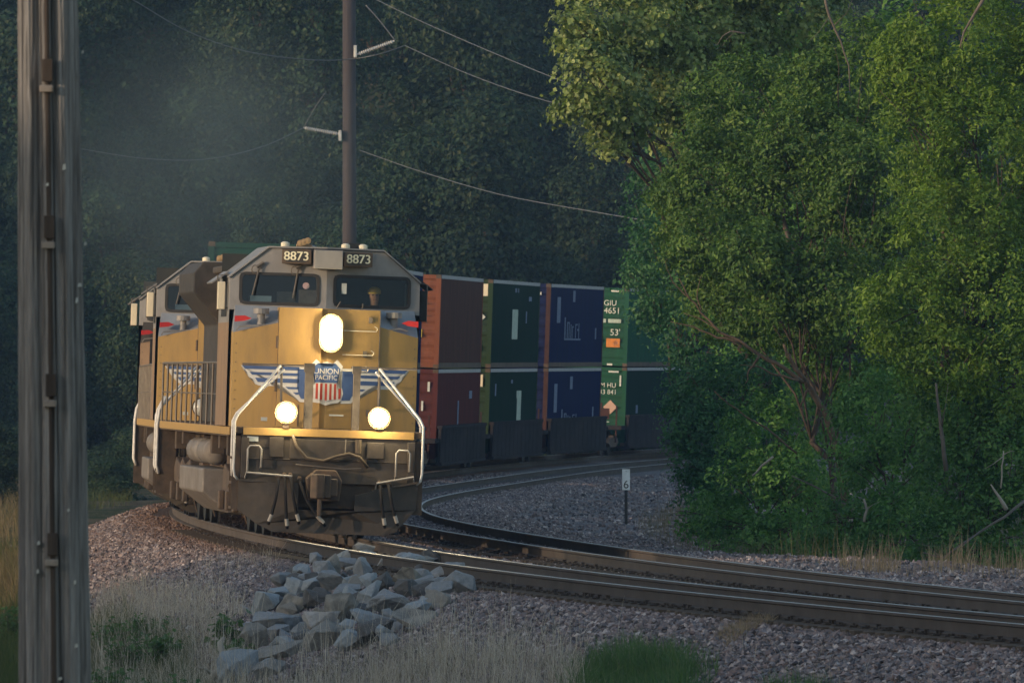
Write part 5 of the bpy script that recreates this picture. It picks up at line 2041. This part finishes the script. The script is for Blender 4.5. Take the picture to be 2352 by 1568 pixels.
weed('wide patch of low weed between the near pole and the leafy weed', 330, 1480, 40, .4, .55, .07, LEAFM['weed'], 68)
weed('low sprawling weed hugging the foot of the near pole', 262, 1500, 40, .45, .4, .06, LEAFM['weed'], 69)
# ------------------------------------------------------------------ boulders
def rock_mat(nm, c, pale=None):
    m = mat(nm, c, .85, nscale=5, namt=.28, dirt=pale or (c[0] * .45, c[1] * .42, c[2] * .40), damt=.75, dscale=4.5, bump=.04, bscale=9, spec=.2)
    return m


ROCKM = {'blue': rock_mat('bluish_rock', (.34, .365, .385)), 'grey': rock_mat('grey_rock', (.29, .295, .305)), 'tan': rock_mat('tan_rock', (.29, .265, .235), (.12, .105, .09)),
         'dark': rock_mat('dark_rock', (.135, .13, .13)), 'white': rock_mat('limestone', (.46, .42, .39), (.24, .22, .21)), 'mottled': rock_mat('mottled_rock', (.22, .205, .185), (.42, .37, .31))}


def make_rock(p, w, h, m, seed, label):
    rr = random.Random(seed)
    bm = bmesh.new()
    ax = rr.uniform(-.5, .5)
    for i in range(14):
        u = Vector((rr.gauss(0, 1), rr.gauss(0, 1), rr.gauss(0, 1))).normalized()
        k = max(abs(u.x), abs(u.y), abs(u.z))
        u = u.lerp(u / k * .8, .55) * rr.uniform(.85, 1.12)
        bm.verts.new((u.x * w / 2, u.y * w * .6, u.z * h / 2))
    bmesh.ops.convex_hull(bm, input=bm.verts)
    loose = [v for v in bm.verts if not v.link_faces]
    bmesh.ops.delete(bm, geom=loose, context='VERTS')
    bmesh.ops.dissolve_limit(bm, angle_limit=R(14), verts=bm.verts, edges=bm.edges)
    bmesh.ops.bevel(bm, geom=bm.edges[:], offset=min(w, h) * .018, segments=1, affect='EDGES')
    bmesh.ops.triangulate(bm, faces=bm.faces)
    bmesh.ops.subdivide_edges(bm, edges=bm.edges[:], cuts=4, use_grid_fill=True)
    for v in bm.verts:
        c = v.co
        f = noise.fractal(c * 6 + Vector((seed * 3.1, 0, seed)), .9, 2.1, 5)
        g = noise.fractal(c * 17 + Vector((seed, seed * 2.3, 0)), .8, 2., 3)
        v.co = c * (1 + .11 * f + .035 * g)
    bmesh.ops.rotate(bm, verts=bm.verts, matrix=Matrix.Rotation(ax, 3, 'Y') @ Matrix.Rotation(rr.uniform(0, 6.28), 3, 'Z'))
    # stretch back to the wanted outline after turning
    xs = [v.co.x for v in bm.verts]
    zs = [v.co.z for v in bm.verts]
    sx, sz = w / (max(xs) - min(xs)), h / (max(zs) - min(zs))
    x0, z0 = (max(xs) + min(xs)) / 2, (max(zs) + min(zs)) / 2
    for v in bm.verts:
        v.co = ((v.co.x - x0) * sx, v.co.y, (v.co.z - z0) * sz)
    me = bpy.data.meshes.new('boulder')
    bm.normal_update()
    bm.to_mesh(me)
    bm.free()
    me.materials.append(m)
    o = bpy.data.objects.new('boulder', me)
    COL.objects.link(o)
    o.location = p
    tag(o, label, 'boulder', 'boulders heaped beside the track')
    return o


ROCKS = [
    (1040, 268, 170, 120, 'blue', 'pale bluish boulder at the crest of the heap under the locomotive plow'),
    (1165, 262, 150, 95, 'blue', 'bluish boulder second along the crest of the heap'),
    (1258, 292, 130, 90, 'blue', 'smooth pale boulder on the crest beside the biggest bluish one'),
    (930, 318, 150, 160, 'tan', 'brownish upright boulder at the crest, leaning on the pale bluish one'),
    (1450, 300, 230, 140, 'blue', 'biggest bluish boulder on the crest, touching the rail'),
    (745, 362, 150, 120, 'blue', 'pale bluish slab on the side of the heap towards the warm ballast'),
    (1605, 290, 100, 60, 'dark', 'small dark boulder wedged against the rail'),
    (1690, 360, 270, 130, 'grey', 'broad grey brown boulder lying close along the rail'),
    (1910, 402, 105, 85, 'white', 'small whitish boulder alone at the rail end of the heap'),
    (960, 418, 230, 140, 'grey', 'grey boulder in the middle of the upper heap below the brownish upright one'),
    (1150, 330, 130, 140, 'grey', 'grey boulder with a pointed top just under the crest'),
    (1292, 425, 160, 140, 'dark', 'dark boulder over the black hollow in the heap'),
    (1475, 408, 250, 160, 'mottled', 'large mottled brown and cream boulder below the biggest bluish one'),
    (1785, 430, 250, 160, 'grey', 'wide grey boulder below the small whitish one'),
    (725, 458, 240, 130, 'blue', 'long bluish boulder below the pale slab'),
    (500, 565, 190, 150, 'blue', 'bluish triangular boulder at the outer edge of the heap'),
    (690, 578, 230, 150, 'mottled', 'boulder with a cream patch between two bluish boulders'),
    (860, 520, 160, 120, 'dark', 'small dark boulder between the cream patched and the big pale faced boulder'),
    (1010, 605, 250, 210, 'mottled', 'big boulder with a pale front face in the middle of the heap'),
    (1190, 505, 170, 175, 'blue', 'pointed bluish boulder beside the black hollow'),
    (1335, 570, 310, 190, 'grey', 'big grey ridge shaped boulder below the mottled one'),
    (1645, 548, 190, 140, 'tan', 'tan boulder at the gravel side below the wide grey one'),
    (875, 690, 250, 140, 'white', 'white limestone boulder sloping in the middle of the heap'),
    (610, 698, 390, 150, 'grey', 'long low grey boulder under the bluish triangular one'),
    (1240, 672, 340, 140, 'grey', 'flat slab with a dark underside below the ridge shaped boulder'),
    (1490, 610, 230, 120, 'blue', 'bluish boulder on the gravel side under the ridge shaped one'),
    (1500, 665, 310, 130, 'mottled', 'pinkish boulder half sunk in dry grass at the gravel side'),
    (430, 800, 190, 200, 'tan', 'tan upright boulder beside the leafy weed'),
    (620, 872, 340, 140, 'tan', 'long flat tan boulder low in the heap'),
    (905, 775, 290, 190, 'tan', 'brown angular boulder below the white limestone one'),
    (1065, 815, 210, 150, 'blue', 'bluish boulder sunk in dry grass beside the brown angular one'),
    (1235, 755, 240, 170, 'dark', 'dark boulder under the flat slab'),
    (1330, 815, 140, 100, 'grey', 'small grey boulder peeping from dry grass under the dark one'),
    (320, 985, 270, 220, 'blue', 'pale bluish boulder lowest of all, by the bleached root'),
    (525, 995, 220, 140, 'grey', 'grey boulder at the bottom edge beside the lowest bluish one'),
    (1050, 708, 160, 85, 'blue', 'thin bluish boulder between the white one and the flat slab'),
    (1110, 435, 130, 110, 'tan', 'small tan boulder in the centre of the upper heap'),
    (1030, 492, 210, 110, 'grey', 'low grey boulder above the big pale faced one'),
    (365, 605, 90, 70, 'white', 'small pale boulder at the outer edge above the leafy weed'),
    (215, 790, 90, 95, 'white', 'small pinkish white boulder at the top of the bleached root'),
    (1560, 470, 170, 110, 'dark', 'dark boulder between the mottled and the wide grey one'),
    (780, 800, 190, 110, 'dark', 'dark boulder in the gap over the long flat tan one'),
    (1640, 440, 130, 100, 'grey', 'small grey boulder under the broad one along the rail'),
    (820, 415, 110, 110, 'dark', 'dark boulder tucked behind the pale slab'),
]
for i, (a, c, w, h, mm, lab) in enumerate(ROCKS):
    X = (600 + a / 2.1) * .7259
    Y = (1640 + c / 2.1) * .7259
    w, h = w / 2.1 * .7259 * 1.04, h / 2.1 * .7259 * 1.12
    p = hit(X, Y + h * .42)
    k = F / p.y
    ctr = W(X, Y, p.y)
    make_rock(ctr, w / k, h / k, ROCKM[mm], i + 3, lab)

rq = random.Random(17)
heap = [(690, 1300), (830, 1275), (1010, 1300), (1090, 1345), (1010, 1420), (900, 1480), (760, 1500), (600, 1530), (560, 1470), (600, 1390)]
n_small = 0
while n_small < 84:
    X, Y = rq.uniform(540, 1110), rq.uniform(1270, 1535)
    if not in_poly(np.array([X]), np.array([Y]), heap)[0]:
        continue
    p = hit(X, Y)
    w = rq.uniform(.17, .40)
    p.z += rq.uniform(.02, .16)
    make_rock(p, w, w * rq.uniform(.6, .85), ROCKM[rq.choice(('blue', 'grey', 'grey', 'dark', 'tan'))], 100 + n_small, 'small broken rock wedged between the big boulders of the heap')['group'] = 'small rocks filling the heap'
    n_small += 1

# bleached root
p = hit(520, 1560)
b = MB()
d = p.y - .3
pts = [W(430, 1590, d + .2), W(470, 1566, d), W(505, 1540, d - .1), W(512, 1505, d - .1), W(505, 1475, d), W(515, 1462, d)]
org = pts[0].copy()
b.tube([q - org for q in pts], [.05, .055, .06, .05, .04, .02], 9)
b.tube([W(470, 1566, d) - org, W(440, 1580, d - .2) - org, W(400, 1585, d - .3) - org], [.04, .03, .012], 7)
b.tube([W(512, 1505, d - .1) - org, W(530, 1490, d - .2) - org, W(548, 1486, d - .2) - org], [.035, .02, .008], 7)
b.tube([W(490, 1550, d) - org, W(470, 1535, d - .2) - org, W(452, 1530, d - .2) - org], [.03, .018, .006], 7)
o = b.build('driftwood_root', DEADW, None, smooth=True)
o.location = org
tag(o, 'twisted bleached root lying against the lowest bluish boulder', 'root')

# ------------------------------------------------------------------ smoke and air
def volume(name, lo, hi, build, label, cat):
    b = MB()
    c = [(a + q) / 2 for a, q in zip(lo, hi)]
    b.box(lo[0] - c[0], hi[0] - c[0], lo[1] - c[1], hi[1] - c[1], lo[2] - c[2], hi[2] - c[2])
    m = bpy.data.materials.new(name + '_air')
    m.use_nodes = True
    t = m.node_tree
    t.nodes.remove(t.nodes['Principled BSDF'])
    v = nd(t, 'ShaderNodeVolumePrincipled')
    t.links.new(v.outputs[0], t.nodes['Material Output'].inputs['Volume'])
    build(t, v)
    o = b.build(name, m)
    o.location = c
    tag(o, label, cat, kind='stuff')
    return o


def smoke_nodes(t, v):
    v.inputs['Color'].default_value = (.21, .27, .29, 1)
    tc = nd(t, 'ShaderNodeTexCoord')
    n = nd(t, 'ShaderNodeTexNoise')
    n.inputs['Scale'].default_value = .42
    n.inputs['Detail'].default_value = 4
    n.inputs['Roughness'].default_value = .55
    t.links.new(tc.outputs['Object'], n.inputs['Vector'])
    r = nd(t, 'ShaderNodeMapRange')
    r.inputs['From Min'].default_value = .30
    r.inputs['From Max'].default_value = .75
    t.links.new(n.outputs['Fac'], r.inputs['Value'])
    # fade to nothing towards the sides of the cloud
    mp = nd(t, 'ShaderNodeMapping', vector_type='POINT')
    mp.inputs['Scale'].default_value = (1 / 4.2, 1 / 13., 1 / 3.6)
    mp.inputs['Location'].default_value = (0, 0, .12)
    t.links.new(tc.outputs['Object'], mp.inputs['Vector'])
    ln = nd(t, 'ShaderNodeVectorMath', operation='LENGTH')
    t.links.new(mp.outputs[0], ln.inputs[0])
    f = nd(t, 'ShaderNodeMapRange', interpolation_type='SMOOTHSTEP')
    f.inputs['From Min'].default_value = .15
    f.inputs['From Max'].default_value = 1.
    f.inputs['To Min'].default_value = 1.
    f.inputs['To Max'].default_value = 0.
    t.links.new(ln.outputs['Value'], f.inputs['Value'])
    mu = nd(t, 'ShaderNodeMath', operation='MULTIPLY')
    t.links.new(r.outputs[0], mu.inputs[0])
    t.links.new(f.outputs[0], mu.inputs[1])
    m2 = nd(t, 'ShaderNodeMath', operation='MULTIPLY')
    m2.inputs[1].default_value = SMOKE
    t.links.new(mu.outputs[0], m2.inputs[0])
    t.links.new(m2.outputs[0], v.inputs['Density'])


SMOKE = .08
volume('exhaust_smoke', (-10.4, 186, 3.7), (-1.6, 216, 10.3), smoke_nodes, 'thin bluish exhaust smoke drifting above the locomotives', 'smoke')


def haze_nodes(t, v):
    v.inputs['Color'].default_value = (.36, .60, .95, 1)
    v.inputs['Density'].default_value = HAZE


HAZE = .00016
if HAZE:
    volume('haze', (-270, -50, -12), (270, 710, 190), haze_nodes, 'pale evening haze filling the air of the whole valley', 'haze')

# ------------------------------------------------------------------ light and camera
SUN_AZ, SUN_EL = R(241), R(8.5)
sv = Vector((math.sin(SUN_AZ) * math.cos(SUN_EL), math.cos(SUN_AZ) * math.cos(SUN_EL), math.sin(SUN_EL)))
sl = bpy.data.lights.new('sun', 'SUN')
sl.energy = 1.4
sl.angle = R(.6)
sl.color = (1., .75, .51)
so = bpy.data.objects.new('sun', sl)
so.rotation_euler = (-sv).to_track_quat('-Z', 'Y').to_euler()
so.location = sv * 300
COL.objects.link(so)
w = bpy.data.worlds.new('World')
SC.world = w
w.use_nodes = True
t = w.node_tree
sk = nd(t, 'ShaderNodeTexSky', sky_type='NISHITA')
sk.sun_disc = False
sk.sun_elevation = SUN_EL
sk.sun_rotation = SUN_AZ
t.links.new(sk.outputs[0], t.nodes['Background'].inputs['Color'])
t.nodes['Background'].inputs['Strength'].default_value = .15

cam = bpy.data.cameras.new('camera')
cam.sensor_width = 36
cam.lens = F / 2352 * 36
cam.shift_y = 38 / 2352.
cam.clip_end = 3000
cam.clip_start = 1
co = bpy.data.objects.new('camera', cam)
co.location = (0, 0, EYE)
co.rotation_euler = (math.pi / 2, 0, 0)
COL.objects.link(co)
SC.camera = co
cam.dof.use_dof = True
cam.dof.focus_distance = 172
cam.dof.aperture_fstop = 18
SC.view_settings.view_transform = 'Standard'
SC.view_settings.look = 'None'
SC.view_settings.gamma = 1
SC.view_settings.exposure = .78
SC.cycles.use_denoising = True
SC.cycles.volume_step_rate = 4
SC.cycles.volume_max_steps = 128
SC.cycles.max_bounces = 6
SC.cycles.volume_bounces = 1
SC.cycles.transparent_max_bounces = 12
SC.cycles.caustics_reflective = False
SC.cycles.caustics_refractive = False
